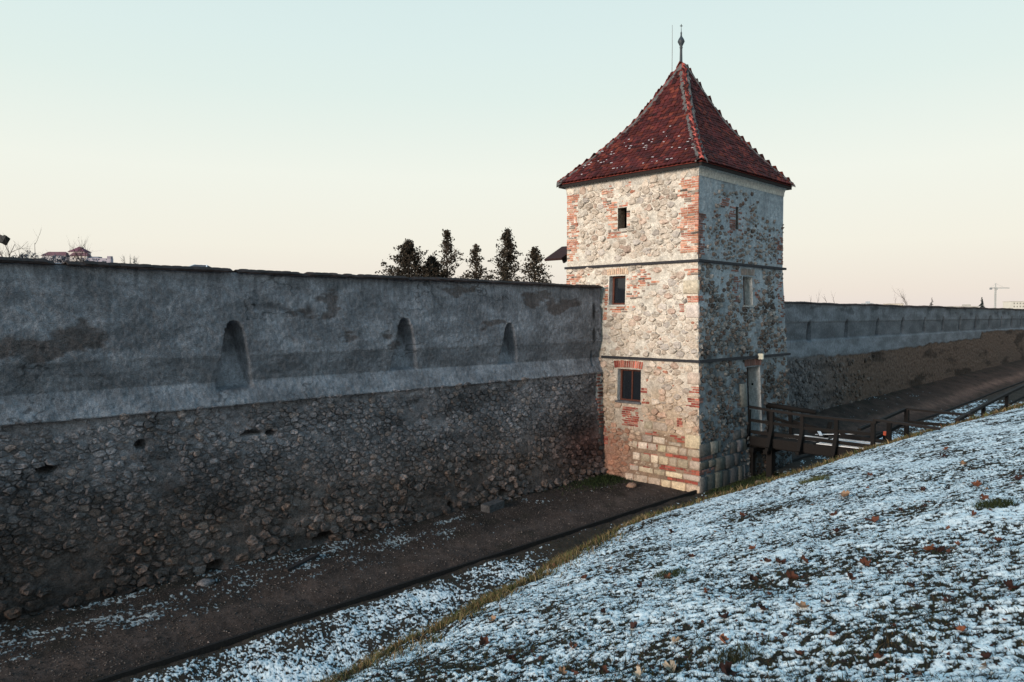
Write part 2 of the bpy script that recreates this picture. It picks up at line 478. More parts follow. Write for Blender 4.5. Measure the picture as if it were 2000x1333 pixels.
darkening = .75 * np.exp(-((GX - 22.42) / .1) ** 2) * (sstep(.65, .3, GZ) * sstep(-.3, 0, GZ) + sstep(-.35, -.6, GZ) * sstep(-1.2, -.9, GZ)) \
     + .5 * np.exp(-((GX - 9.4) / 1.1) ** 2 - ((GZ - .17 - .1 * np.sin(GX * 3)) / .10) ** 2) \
     + .5 * np.exp(-((GX - 8.2) / .45) ** 2 - ((GZ + 1.85) / .07) ** 2)  # stains, and last a shadow spot painted at the first loophole's foot
streak = sstep(.1, .6, fbm(GX * 3.5, GZ * .35, 3, 113)) * sstep(-.9, .9, GZ) * .22
damp = sstep(.1, .6, fbm(GX * .25, GZ * .6, 3, 117)) * .18
crack = sstep(.035, .012, np.abs(fbm(GX * .55 + 4, GZ * .9, 4, 119, .6))) * sstep(.15, .45, fbm(GX * .4 + 8, GZ * .6, 2, 120)) * .55
run = sstep(.25, .7, fbm(GX * 5, GZ * .25 + 3, 3, 123)) * sstep(.1, 1.0, GZ) * .3
C = C * (1 - np.clip(darkening + streak + damp + crack + run, 0, .85))[..., None]
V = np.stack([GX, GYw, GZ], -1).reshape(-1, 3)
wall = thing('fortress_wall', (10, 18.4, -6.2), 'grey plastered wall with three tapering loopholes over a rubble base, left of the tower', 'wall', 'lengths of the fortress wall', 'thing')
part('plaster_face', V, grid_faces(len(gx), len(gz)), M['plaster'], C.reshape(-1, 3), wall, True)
# rubble backing
HOLES = [(5.85, -2.95, .12, .10), (3.95, -3.25, .2, .07), (7.4, -6.1, .22, .14), (10.4, -6.02, .3, .12), (17.2, -6.0, .16, .12), (8.5, -3.0, .28, .06), (9.0, -3.05, .13, .08),
         (14.9, -6.02, .10, .14)]
gx = np.arange(-8, 22.9, .06); gz = np.arange(-6.55, -2.2, .06)
GX, GZ = np.meshgrid(gx, gz, indexing='ij')
hole = np.zeros_like(GX)
for hx, hz, rx, rz in HOLES:
    hole = np.maximum(hole, sstep(1.15, .75, np.hypot((GX - hx) / rx, (GZ - hz) / rz)))
dirt = wall_dirt(GX, GZ)
GYw = wallprof(GZ) + .010 - .035 * fbm(GX * 1.3, GZ * 1.6, 4, 121) - .028 * fbm(GX * 4.6, GZ * 6.5, 4, 122, .65) + .3 * hole
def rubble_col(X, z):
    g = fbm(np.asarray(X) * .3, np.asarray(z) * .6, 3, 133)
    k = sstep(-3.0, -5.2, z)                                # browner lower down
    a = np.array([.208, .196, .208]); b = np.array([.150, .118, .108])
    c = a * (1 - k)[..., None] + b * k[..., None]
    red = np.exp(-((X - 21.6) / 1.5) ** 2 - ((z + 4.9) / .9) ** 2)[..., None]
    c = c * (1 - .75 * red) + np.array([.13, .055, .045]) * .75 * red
    left = sstep(11, 2, X)[..., None] * sstep(-2.6, -4.6, z)[..., None]  # vignette towards the lower left, painted into the rubble colour
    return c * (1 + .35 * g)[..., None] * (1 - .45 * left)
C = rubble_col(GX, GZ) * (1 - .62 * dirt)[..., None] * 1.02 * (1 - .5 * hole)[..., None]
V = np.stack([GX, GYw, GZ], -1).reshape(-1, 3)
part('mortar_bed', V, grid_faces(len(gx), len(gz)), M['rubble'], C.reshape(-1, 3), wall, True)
rr = np.random.default_rng(5)
def rubr(u, v):
    return .046 + .026 * max(0, min(1, (-3.9 - v) / 2.2)) ** 1.3 + .006 * max(0, min(1, (u - 10) / 10))
seeds = scatter(-.5, 22.85, -6.35, -2.3, rubr, 70000, rr, 1.55)
items = []
def Pw(u, v, h): return (u, float(wallprof(v)) - h, v)
for poly, r in cells_of(seeds, 1.55, 1.9):
    c = np.mean(poly, 0)
    if any(math.hypot((c[0] - hx) / (rx + .04), (c[1] - hz) / (rz + .04)) < 1 for hx, hz, rx, rz in HOLES): continue
    buried = float(fbm(c[0] * .55, c[1] * .8, 3, 141))
    if buried > .34 and rr.random() < .6: continue
    if c[1] > -2.42 and rr.random() < .4: continue
    hgt = .008 + r * (.14 + .42 * rr.random()) * (1.1 if buried < 0 else .8) * (1 + .5 * sstep(-4.6, -6, c[1]))
    Vv, Ff, size, cc = stone_geo(poly, Pw, hgt, .006 + .08 * r * rr.random(), rr, .75, 8)
    dk = float(wall_dirt(c[0], c[1]))
    col = rubble_col(np.array(c[0]), np.array(c[1])) * np.exp(rr.normal(0, .17)) * (1 - .62 * dk) * 1.04
    if rr.random() < .12: col = col * np.array([1.12, 1.0, .90]) * 1.12
    dist = math.hypot(c[0], c[1], 17.8) if False else math.hypot(c[0], 17.8)
    vis = 1 if c[0] > 2.9 + .12 * 0 else .2
    items.append((size / dist * vis, Vv, Ff, col))
emit(items, wall, 'stone', 'rubble_stones', 'rubble', 300, False)
rr = np.random.default_rng(12)
mb = MB(); gxx = np.linspace(22.42, 22.80, 5); gzz = np.linspace(-5.2, -2.2, 26)
A_, B_ = np.meshgrid(gxx, gzz, indexing='ij'); D_ = wallprof(B_) - .035 - .03 * fbm(A_ * 5, B_ * 5, 3, 171); D_[0] += .09
part('mortar_patch', np.stack([A_ + .05 * fbm(A_ * 2, B_ * 3, 2, 172), D_, B_], -1).reshape(-1, 3), grid_faces(5, 26), M['mortar'], (np.array([.34, .34, .33]) * (1 - .75 * sstep(-3.0, -4.6, B_)[..., None])).reshape(-1, 3), wall, True)
for k in range(16):
    z = -2.35 - k * .13 - .03 * rr.random(); x0 = 22.40 + .16 * rr.random(); L_ = .13 + .16 * rr.random(); y = float(wallprof(z)) - .05
    V_, F_ = box(x0, min(x0 + L_, 22.78), y - .025 - .02 * rr.random(), y + .06, z, z + .065); part('brick', V_, F_, M['brick'], np.array([.14, .06, .05]) * np.exp(rr.normal(0, .3)), wall)
# tile capping
def cap_tile(x, y, z, w, rr):
    dz = rr.normal(0, .004); a = rr.normal(0, .012); t = .026
    prof = [(-.21, -.075), (-.02, -.0), (.25, -.05)]
    V_ = []
    for k, (yy, zz) in enumerate(prof):
        for sx_ in (-.5, -.2, .2, .5):
            bow = .007 * (1 - (sx_ * 2) ** 2)
            for s in (0, 1):
                V_.append((x + sx_ * w + a * yy, y + yy + rr.normal(0, .003), z + zz + dz + bow + s * t + a * sx_ * w))
    F_ = []
    n = 8
    for k in range(2):
        for i in range(3):
            o = k * n + i * 2
            F_.append((o + 1, o + 3, o + n + 3, o + n + 1)); F_.append((o, o + n, o + n + 2, o + 2))
        F_.append((k * n, k * n + 1, k * n + n + 1, k * n + n)); F_.append((k * n + 6, k * n + n + 6, k * n + n + 7, k * n + 7))
    for k in (0, 2):
        for i in range(3):
            o = k * n + i * 2; f = (o, o + 2, o + 3, o + 1); F_.append(f if k == 0 else f[::-1])
    return V_, F_
cap = MB(); Vb, Fb = box(-8, 22.84, 18.02, 18.9, 1.0, 1.10); cap.add(Vb, Fb, (.05, .04, .04)); cap.build('wall_top', M['mortar'], wall)
Vb, Fb = box(-8, 22.84, 18.9, 19.0, -6.5, 1.05); bk = MB(); bk.add(Vb, Fb, (.2, .2, .2)); bk.build('rear_face', M['mortar'], wall)
rr = np.random.default_rng(9)
for k, x in enumerate(np.arange(-6, 22.9, .235)):
    if abs(x - 4.42) < .12 or abs(x - 8.06) < .1: continue
    for lay in (0, 1):
        if lay and rr.random() < .12: continue
        if lay and (4.2 < x < 4.6): continue
        wob = .010 * math.sin(x * .5) + .006 * math.sin(x * 1.7 + 1)
        Vv, Ff = cap_tile(x + lay * .11, 18.06 + lay * .02, 1.12 + lay * .032 + wob, .232, rr)
        part('tile', Vv, Ff, M['tile'], np.array([.019, .012, .011]) * np.exp(rr.normal(0, .3)), wall)

# ------------------------------------------------------------------ the long wall, far length
def rprof(z, X):
    return np.interp(z, [-6.6, -2.5, -1.45, -1.42, -.42, -.36, .75], [17.7, 17.88, 17.93, 18.02, 18.0, 17.955, 17.97])
RL = [(x, x - .10, .19, .34, zt + .22, zt - .98) for x, zt in ((42.3, -.55), (47.9, -.5), (53.4, -.42), (58.5, -.38), (63.6, -.36), (68.6, -.32), (73.7, -.30), (78.8, -.28), (83.9, -.28), (88.8, -.28), (93.5, -.3), (98.3, -.3), (103.2, -.3))]
wall2 = thing('fortress_wall', (65, 18.4, -5.6), 'grey wall running off beyond the tower, lined with a dozen narrow loopholes', 'wall', 'lengths of the fortress wall', 'thing')
gx = np.concatenate([np.arange(29.95, 75, .06), np.arange(75, 130, .09)]); gz = np.arange(-6.6, .72, .06)
GX, GZ = np.meshgrid(gx, gz, indexing='ij')
zbound = np.interp(GX, [30, 40, 50, 60, 70, 80, 81, 130], [-2.25, -2.35, -2.55, -2.4, -2.2, -2.15, -1.62, -1.5]) + .16 * fbm(GX * .6, GZ * .3, 3, 301)
rub = sstep(.05, -.05, GZ - zbound)
dep = loop_depth(GX, GZ, RL, 1.4, .07)
GYw = rprof(GZ, GX) + dep + rub * .05 - rub * (.05 * fbm(GX * 2.5, GZ * 3.5, 4, 303) + .02 * fbm(GX * 7, GZ * 7, 2, 304)) - (1 - rub) * .012 * fbm(GX * 3, GZ * 3, 4, 305) + .03 * fbm(GX * .2, GZ * .3, 2, 306)
cpl = np.array([.192, .204, .228]); crb = np.array([.145, .096, .074])
t = sstep(-.5, .6, fbm(GX * .5, GZ * 1.3, 5, 311))[..., None]
C = cpl * (.72 + .45 * t)
C = C * np.where((GZ < -.4) & (GZ > -1.43), .76, 1.0)[..., None] * np.where((GZ <= -1.43), 1.08, 1)[..., None]  # shade of the recessed band and light below it, put into colour
dk = sstep(.1, .5, fbm(GX * .16, GZ * .7, 4, 315))[..., None]
grey = sstep(50, 38, GX)[..., None]
cr_ = (crb * (1 - grey) + np.array([.15, .145, .150]) * grey) * (1 + .5 * fbm(GX * 5, GZ * 6, 3, 317)[..., None]) * (1 - .6 * dk)
C = C * (1 - rub[..., None]) + cr_ * rub[..., None]
st = sstep(.12, .5, fbm(GX * .5, GZ * 1.5, 4, 319)) * sstep(-.6, .2, GZ) * .45
C = C * (1 - st)[..., None]
part('plaster_face', np.stack([GX, GYw, GZ], -1).reshape(-1, 3), grid_faces(len(gx), len(gz)), M['plaster'], C.reshape(-1, 3), wall2, True)
rr = np.random.default_rng(15)
def Pr(u, v, h): return (u, float(rprof(v, u)) + .02 - h, v)
items = []
for poly, r in cells_of(scatter(30.2, 54, -6.1, -2.3, lambda u, v: .085, 14000, rr, 1.4), 1.4):
    c = np.mean(poly, 0)
    if c[1] > float(np.interp(c[0], [30, 40, 50, 60, 70], [-2.3, -2.45, -2.7, -2.55, -2.4])) - .1 * rr.random(): continue
    if float(fbm(c[0] * .5, c[1] * .8, 2, 341)) > .2 or rr.random() < (c[0] - 42) / 12: continue
    Vv, Ff, size, cc = stone_geo(poly, Pr, r * (.15 + .3 * rr.random()), .02, rr, .6, 7)
    g = max(0, min(1, (50 - c[0]) / 12)); col = (np.array([.135, .098, .078]) * (1 - g) + np.array([.15, .142, .148]) * g) * np.exp(rr.normal(0, .25)) * (1 - .55 * float(sstep(.1, .5, fbm(c[0] * .16, c[1] * .7, 4, 315))))
    items.append((size / c[0], Vv, Ff, col))
emit(items, wall2, 'stone', 'rubble_stones', 'rubble', 60, False)
mb = MB()
for x in np.arange(29.95, 128, .24):
    Vv, Ff = cap_tile(x, 18.06, .735 + .02 * math.sin(x * .5) + .012 * math.sin(x * 1.7) - .0006 * (x - 30), .225, rr); mb.add(Vv, Ff, np.array([.04, .022, .02]) * np.exp(rr.normal(0, .3)))
o = mb.build('capping_tiles', M['tile'], wall2); o['kind'] = 'stuff'
mb = MB(); Vb, Fb = box(29.95, 130, 18.15, 18.9, -.6, .70); mb.add(Vb, Fb, (.05, .04, .04)); Vb, Fb = box(29.95, 130, 18.9, 19, -6.5, .68); mb.add(Vb, Fb, (.2, .2, .2)); mb.build('wall_top', M['mortar'], wall2)
# ------------------------------------------------------------------ the tower
def bat(v):                                             # how far the foot spreads
    return np.clip((1.9 - v) / 8.1, 0, 1) * .36
tower = thing('stone_tower', (26.4, 16.8, -6.2), 'square stone and brick fortress tower under a steep red tiled pyramid roof', 'tower')
def PL(u, v, h): return (TX0 - float(bat(v)) - h, TY0 - float(bat(v)) * max(0, 1 - u / 4) + u, v)         # face towards -X, u runs along +Y
def PR(u, v, h):                                        # face towards -Y, u runs along +X
    f = u / (TX1 - TX0); b = float(bat(v)); return (TX0 - b * max(0, 1 - u / 4) + u + b * max(0, (u - 3) / 3.67), TY0 - b - h, v)
WL, WR_ = TY1 - TY0, TX1 - TX0
ZT, ZB = 5.12, -6.45
class Face: pass
FL = Face(); FL.P = PL; FL.W = WL; FL.holes = [(3.08, 3.50, 3.25, 4.12, .45), (3.11, 3.88, .40, 1.52, .30), (2.33, 3.36, -3.28, -2.05, .26)]
FR = Face(); FR.P = PR; FR.W = WR_; FR.holes = [(2.67, 2.87, 3.25, 4.10, .4), (3.24, 3.97, .38, 1.50, .42), (3.32, 4.33, -4.6, -2.0, .55)]
def face_sheet(fc, m, cfun, bump):
    us = set([0, fc.W]); vs = set([ZB, ZT])
    for a, b, c, d_, _ in fc.holes: us |= {a, b}; vs |= {c, d_}
    def fill(s, st):
        s = sorted(s); o = []
        for a, b in zip(s[:-1], s[1:]):
            n = max(1, int(round((b - a) / st))); o += [a + (b - a) * k / n for k in range(n)]
        return np.array(o + [s[-1]])
    U, Vv = fill(us, .085), fill(vs, .085)
    UU, VV = np.meshgrid(U, Vv, indexing='ij')
    hh = bump * fbm(UU * 1.6 + 3, VV * 1.9, 4, 401) + bump * .5 * fbm(UU * 5, VV * 5, 3, 402)
    edge_ = np.minimum(UU, fc.W - UU); hh = hh * sstep(0, .15, edge_)
    nearh = np.ones_like(UU)
    for a, b, c, d_, _ in fc.holes:
        nearh = np.minimum(nearh, sstep(0, .12, np.maximum(np.maximum(a - UU, UU - b), np.maximum(c - VV, VV - d_))))
    hh = hh * nearh
    V_ = np.array([fc.P(u, v, h) for u, v, h in zip(UU.ravel(), VV.ravel(), hh.ravel())])
    uc = (U[:-1] + U[1:]) / 2; vc = (Vv[:-1] + Vv[1:]) / 2
    keep = np.ones((len(uc), len(vc)), bool)
    for a, b, c, d_, _ in fc.holes: keep &= ~(((uc > a) & (uc < b))[:, None] & ((vc > c) & (vc < d_))[None])
    return V_, grid_faces(len(U), len(Vv), keep), cfun(UU, VV).reshape(-1, 3)
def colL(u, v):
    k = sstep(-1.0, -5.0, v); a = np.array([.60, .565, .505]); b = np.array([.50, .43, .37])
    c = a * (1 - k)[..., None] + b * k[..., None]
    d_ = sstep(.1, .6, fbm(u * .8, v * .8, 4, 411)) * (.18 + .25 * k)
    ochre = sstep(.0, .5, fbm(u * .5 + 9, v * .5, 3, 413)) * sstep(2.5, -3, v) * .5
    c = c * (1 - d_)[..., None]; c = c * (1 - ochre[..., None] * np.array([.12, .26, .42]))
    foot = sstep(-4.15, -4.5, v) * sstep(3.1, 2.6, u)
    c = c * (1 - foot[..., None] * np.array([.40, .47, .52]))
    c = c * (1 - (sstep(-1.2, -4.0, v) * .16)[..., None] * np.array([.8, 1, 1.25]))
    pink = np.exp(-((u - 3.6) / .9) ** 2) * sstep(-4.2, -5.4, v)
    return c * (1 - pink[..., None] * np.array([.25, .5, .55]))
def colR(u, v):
    k = sstep(1.5, -3.5, v); a = np.array([.31, .35, .385]); b = np.array([.205, .226, .246])  # mortar made darker and bluer to carry this face's shade
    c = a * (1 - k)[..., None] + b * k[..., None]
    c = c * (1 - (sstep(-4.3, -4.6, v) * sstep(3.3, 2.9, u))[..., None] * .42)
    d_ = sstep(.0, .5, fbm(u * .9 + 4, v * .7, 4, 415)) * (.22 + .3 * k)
    darkening = np.exp(-((v + 2.0) / .9) ** 2) * sstep(.3, -.2, fbm(u * .7, v * .6, 3, 417)) * .4 * sstep(5.5, 4, u)
    return c * (1 - np.clip(d_ + darkening, 0, .8))[..., None]
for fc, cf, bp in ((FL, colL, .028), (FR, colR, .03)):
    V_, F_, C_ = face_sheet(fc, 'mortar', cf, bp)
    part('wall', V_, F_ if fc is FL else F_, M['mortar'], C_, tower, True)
# the two hidden faces and a floor inside, so that nothing shines through
mb = MB()
b0 = float(bat(ZB))
Vq = [(TX0, TY1, ZB), (TX1 + b0, TY1, ZB), (TX1, TY1, 1.9), (TX1, TY1, ZT), (TX0, TY1, ZT), (TX1 + b0, TY0 - b0, ZB), (TX1, TY0, 1.9), (TX1, TY0, ZT)]
mb.add(Vq, [(0, 1, 2, 3, 4), (1, 5, 6, 2), (2, 6, 7, 3)], (.4, .38, .34)); mb.build('rear_wall', M['mortar'], tower)
mb = MB(); Vb, Fb = box(TX0 + .55, TX1 - .2, TY0 + .65, TY1 - .2, ZB, ZT); mb.add(Vb, Fb, (.01, .01, .01)); mb.build('dark_interior', M['dark'], tower)

# windows: reveals, frames, panes
def inset(fc, u0, u1, v0, v1, d_, col):
    P = fc.P; mb = MB()
    for q in ([(u0, v0), (u0, v1)], [(u0, v1), (u1, v1)], [(u1, v1), (u1, v0)], [(u1, v0), (u0, v0)]):
        (a, b), (c, e_) = q; mb.add([P(a, b, .004), P(c, e_, .004), P(c, e_, -d_), P(a, b, -d_)], [(0, 1, 2, 3), (3, 2, 1, 0)][:1], col)
    return mb
def fbar(fc, a, b, w, t, dep_):                          # a bar of a frame in face coordinates
    (u0, v0), (u1, v1) = a, b
    if abs(u1 - u0) > abs(v1 - v0): c = [(u0, v0 - w / 2), (u1, v0 - w / 2), (u1, v0 + w / 2), (u0, v0 + w / 2)]
    else: c = [(u0 - w / 2, v0), (u0 + w / 2, v0), (u0 + w / 2, v1), (u0 - w / 2, v1)]
    V_ = [fc.P(x, y, -dep_) for x, y in c] + [fc.P(x, y, -dep_ + t) for x, y in c]
    return V_, BOXF
WOODC = np.array([.09, .032, .022])
def window(fc, u0, u1, v0, v1, d_, reveal, name='window', mull=True):
    w = inset(fc, u0, u1, v0, v1, d_ + .06, reveal).build(name, M['plaster'], tower)
    mb = MB(); fw = .075
    for a, b in (((u0 + fw / 2, v0 + fw), (u0 + fw / 2, v1 - fw)), ((u1 - fw / 2, v0 + fw), (u1 - fw / 2, v1 - fw)), ((u0, v0 + fw / 2), (u1, v0 + fw / 2)), ((u0, v1 - fw / 2), (u1, v1 - fw / 2))):
        V_, F_ = fbar(fc, a, b, fw, .07, d_); mb.add(V_, F_, WOODC)
    if mull:
        um = (u0 + u1) / 2; V_, F_ = fbar(fc, (um, v0 + fw), (um, v1 - fw), .05, .06, d_); mb.add(V_, F_, WOODC)
    mb.build('frame', M['wood'], w)
    spans = ((u0 + fw, (u0 + u1) / 2 - .025), ((u0 + u1) / 2 + .025, u1 - fw)) if mull else ((u0 + fw, u1 - fw),)
    for a, b in spans:
        part('pane', [fc.P(a, v0 + fw, -d_ + .02), fc.P(b, v0 + fw, -d_ + .02), fc.P(b, v1 - fw, -d_ + .02), fc.P(a, v1 - fw, -d_ + .02)], [(0, 1, 2, 3)], M['glass'], None, w)
    return w
cw = np.array([.62, .62, .60])
w = window(FL, *FL.holes[2][:4], .26, cw); w['label'] = 'lower two paned window with brown frame under a brick lintel'
mb = MB(); V_, F_ = fbar(FL, (2.30, -3.30), (3.40, -3.30), .07, .34, .27); mb.add(V_, F_, (.13, .13, .14)); mb.build('sill', M['mortar'], w)
w = window(FL, *FL.holes[1][:4], .30, cw * .8, mull=False); w['label'] = 'middle window with brown frame just above the wall top'
mb = MB(); V_, F_ = fbar(FL, (3.08, .37), (3.93, .37), .07, .36, .31); mb.add(V_, F_, (.48, .47, .44)); mb.build('sill', M['mortar'], w)
w = inset(FL, *FL.holes[0][:4], .45, (.22, .17, .13)).build('loophole', M['mortar'], tower); w['label'] = 'upper dark loophole edged in brick'
mb = MB(); V_, F_ = fbar(FL, (3.10, 3.29), (3.48, 3.29), .08, .3, .33); mb.add(V_, F_, (.42, .40, .37)); mb.build('sill', M['mortar'], w)
w = inset(FR, *FR.holes[0][:4], .4, (.15, .14, .13)).build('loophole', M['mortar'], tower); w['label'] = 'narrow dark slit in the shaded face'
w = window(FR, *FR.holes[1][:4], .42, cw * .85, mull=False); w['label'] = 'middle window of the shaded face with a pale reveal'
mb = MB(); V_, F_ = fbar(FR, (3.2, .355), (4.02, .355), .06, .48, .43); mb.add(V_, F_, (.36, .36, .35)); mb.build('sill', M['mortar'], w)
w = inset(FR, *FR.holes[2][:4], .55, (.55, .56, .56)).build('doorway', M['plaster'], tower); w['label'] = 'whitewashed doorway opening onto the footbridge'
mb = MB()
for k in range(5):
    a = 3.34 + k * .196; V_, F_ = fbar(FR, (a + .096, -4.58), (a + .096, -2.02), .19, .04, .54); mb.add(V_, F_, np.array([.022, .014, .012]) * (1 + .2 * (k % 2)))
mb.build('door', M['wood'], w)
Vb, Fb = box(27.40 + .055, 27.43 + .055, 13.9, 13.97, -2.78, -2.70); mb = MB(); mb.add(Vb, Fb, (.01, .01, .01)); mb.build('latch_plate', M['dark'], w)
# thin dark ledges round the storeys
for z, n_ in ((1.93, 0), (-1.62, 1)):
    b = float(bat(z)); mb = MB()
    y1 = TY1 + .06 if z > 1 else 17.9
    Vb, Fb = box(TX0 - b - .10, TX0 - b + .05, TY0 - b - .10, y1, z - .045, z + .045); mb.add(Vb, Fb, (.03, .03, .035))
    Vb, Fb = box(TX0 - b + .052, TX1 + b + .16, TY0 - b - .10, TY0 - b + .05, z - .045, z + .045); mb.add(Vb, Fb, (.03, .03, .035))
    mb.build('string_course', M['wood'], tower)
mb = MB(); Vb, Fb = box(27.22, 27.32, TY0 - .42, TY0 - .22, -1.72, -1.50); mb.add(Vb, Fb, (.62, .60, .5)); mb.build('lamp', M['metal'], tower)

# bricks: (face, u0, u1, v0, v1, ragged left, ragged right, share kept, colour set)
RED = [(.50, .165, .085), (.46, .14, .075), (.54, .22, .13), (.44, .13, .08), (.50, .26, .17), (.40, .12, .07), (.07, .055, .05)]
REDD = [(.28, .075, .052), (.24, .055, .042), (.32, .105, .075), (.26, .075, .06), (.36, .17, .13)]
DUL = [(.20, .095, .075), (.17, .085, .07), (.23, .12, .10), (.13, .075, .065)]  # brick for the shaded face, its shade mixed into the colour
BR = [(FL, 0, .86, 2.22, 4.93, 0, .24, 1, RED), (FL, 5.40, 6.07, 2.2, 4.9, .2, 0, 1, RED), (FL, 3.52, 4.1, 3.0, 4.45, 0, .28, .8, RED), (FL, 2.95, 4.1, 2.98, 3.22, .2, .2, .9, RED),
      (FL, 2.94, 3.07, 3.25, 4.2, 0, 0, .5, RED), (FL, 2.9, 3.6, 4.15, 4.4, .2, .2, .8, RED), (FL, 3.55, 4.4, 4.72, 5.05, .25, .25, .95, RED), (FL, 2.4, 3.2, 4.9, 5.08, .2, .2, .9, RED), (FL, 3.9, 4.4, 4.2, 4.6, .2, .2, .6, RED),
      (FL, 2.55, 3.05, .28, 1.5, .1, .0, .7, RED), (FL, 1.95, 2.6, 1.0, 1.75, .3, .1, .75, RED), (FL, 1.55, 2.1, .95, 1.35, .2, .2, .6, RED), (FL, 2.2, 2.7, .55, .95, .2, .2, .7, RED), (FL, 2.9, 3.95, .10, .33, .2, .2, .85, RED),
      (FL, 5.2, 6.07, 1.1, 1.65, .25, 0, 1, RED), (FL, 0, .55, 1.42, 1.66, 0, .2, 1, RED), (FL, 0, .5, .45, .70, 0, .2, 1, RED), (FL, 3.92, 4.15, -.2, 1.2, 0, .1, .8, RED),
      (FL, .55, .75, .1, .42, .0, .0, 1, REDD), (FL, 0, .5, -2.75, -2.5, 0, .25, 1, REDD), (FL, 0, .5, -3.25, -2.9, 0, .2, 1, REDD), (FL, .62, .84, -4.0, -3.62, 0, 0, 1, REDD),
      (FL, 2.35, 3.3, -4.2, -3.42, .1, .2, .95, REDD), (FL, 2.0, 2.35, -2.9, -2.7, .1, .1, .8, REDD), (FL, 1.9, 2.3, -3.3, -3.1, .1, .1, .8, REDD),
      (FL, .25, 1.15, -4.55, -4.28, .1, .25, .85, REDD), (FL, 1.5, 2.3, -4.42, -4.27, .15, .2, .9, REDD), (FL, 1.2, 2.45, -4.92, -4.74, .2, .15, .85, REDD), (FL, 2.2, 2.6, -4.1, -3.9, .1, .1, .9, REDD),
      (FL, 0, 1.4, -5.12, -5.0, 0, .2, 1, REDD), (FL, 1.3, 2.5, -5.22, -5.1, .2, .1, .9, REDD), (FL, 0, 1.6, -5.62, -5.44, 0, .2, 1, REDD), (FL, 1.6, 2.75, -5.72, -5.6, .1, .1, .7, REDD), (FL, .0, 1.2, -5.95, -5.84, 0, .2, .8, REDD),
      (FL, 3.75, 4.3, -4.55, -4.3, .1, .1, 1, REDD), (FL, 3.7, 3.95, -5.1, -4.7, 0, 0, 1, REDD),
      (FR, 0, .55, 2.15, 3.62, 0, .2, 1, DUL), (FR, 5.95, 6.67, 2.1, 3.3, .3, 0, .9, DUL), (FR, 1.45, 2.3, 3.95, 4.35, .2, .2, .85, DUL), (FR, 2.05, 2.65, 3.1, 4.1, .2, 0, .85, DUL), (FR, 2.9, 3.3, 3.2, 4.0, 0, .2, .7, DUL),
      (FR, 1.9, 2.7, 2.95, 3.15, .2, .2, .9, DUL), (FR, 2.3, 2.95, .5, 1.75, .25, .1, .7, DUL), (FR, 4.1, 4.7, .6, 1.6, .1, .25, .6, DUL), (FR, 5.9, 6.67, -.4, 1.4, .3, 0, .45, DUL), (FR, 0, .5, .5, .7, 0, .2, 1, DUL),
      (FR, 0, .9, -5.12, -5.0, 0, .2, 1, DUL), (FR, 0, 1.0, -5.62, -5.44, 0, .2, 1, DUL), (FR, .6, 1.2, -5.3, -5.2, .1, .2, 1, DUL), (FR, 0, .4, -3.1, -2.9, 0, .2, .9, DUL)]
rr = np.random.default_rng(21)
def brick_geo(P, u0, u1, v0, v1, h, rr):
    e_ = .008; j = lambda s=.004: rr.normal(0, s)
    o = [(u0, v0), (u1, v0), (u1, v1), (u0, v1)]; i_ = [(u0 + e_, v0 + e_), (u1 - e_, v0 + e_), (u1 - e_, v1 - e_), (u0 + e_, v1 - e_)]
    V_ = [P(a, b, -.03) for a, b in o] + [P(a + j(), b + j(), h - .006) for a, b in o] + [P(a + j(), b + j(), h + j()) for a, b in i_]
    F_ = []
    for k in range(4):
        n_ = (k + 1) % 4; F_.append((k, n_, n_ + 4, k + 4)); F_.append((k + 4, n_ + 4, n_ + 8, k + 8))
    F_.append((8, 9, 10, 11)); return V_, F_
bitems = []; BRECT = {id(FL): [], id(FR): []}
CH = .0815
for fc, u0, u1, v0, v1, ra, rb, share, cs_ in BR:
    rows = max(1, int((v1 - v0) / CH + .3)); ch = (v1 - v0) / rows if rows < 3 else CH
    BRECT[id(fc)].append((u0 + ra * .4, u1 - rb * .4, v0, v1, share))
    for k in range(rows):
        z0 = v0 + k * ch; a = u0 + ra * rr.random(); b = u1 - rb * rr.random()
        x = a - (.14 if (k % 2 and ra == 0 and a > .01) else 0)
        first = True
        while x < b - .05:
            L = .27 if rr.random() < .6 else .135
            if first and k % 2: L = .135
            first = False
            xa, xb = max(x, a), min(x + L, b)
            x += L + .014
            if xb - xa < .06 or rr.random() > share: continue
            col = np.array(cs_[int(rr.integers(len(cs_)))]) * np.exp(rr.normal(0, .16))
            if fc is FL and z0 > -1.5: col = col * .66 + np.array([.55, .46, .39]) * .34 * (rr.random() * 1.1 + .15)
            inset_ = .002 if xa > .01 else -.012
            vert = .5 if fc is FR else 1
            V_, F_ = brick_geo(fc.P, xa + inset_ if xa > .01 else -.012, xb, z0 + .009, z0 + ch - .009, (.026 - .036 * rr.random() ** 2.2) if xa > .01 else .016 + .01 * rr.random(), rr)
            bitems.append(((xb - xa) * ch * (1 if fc is FL else .8), V_, F_, col))
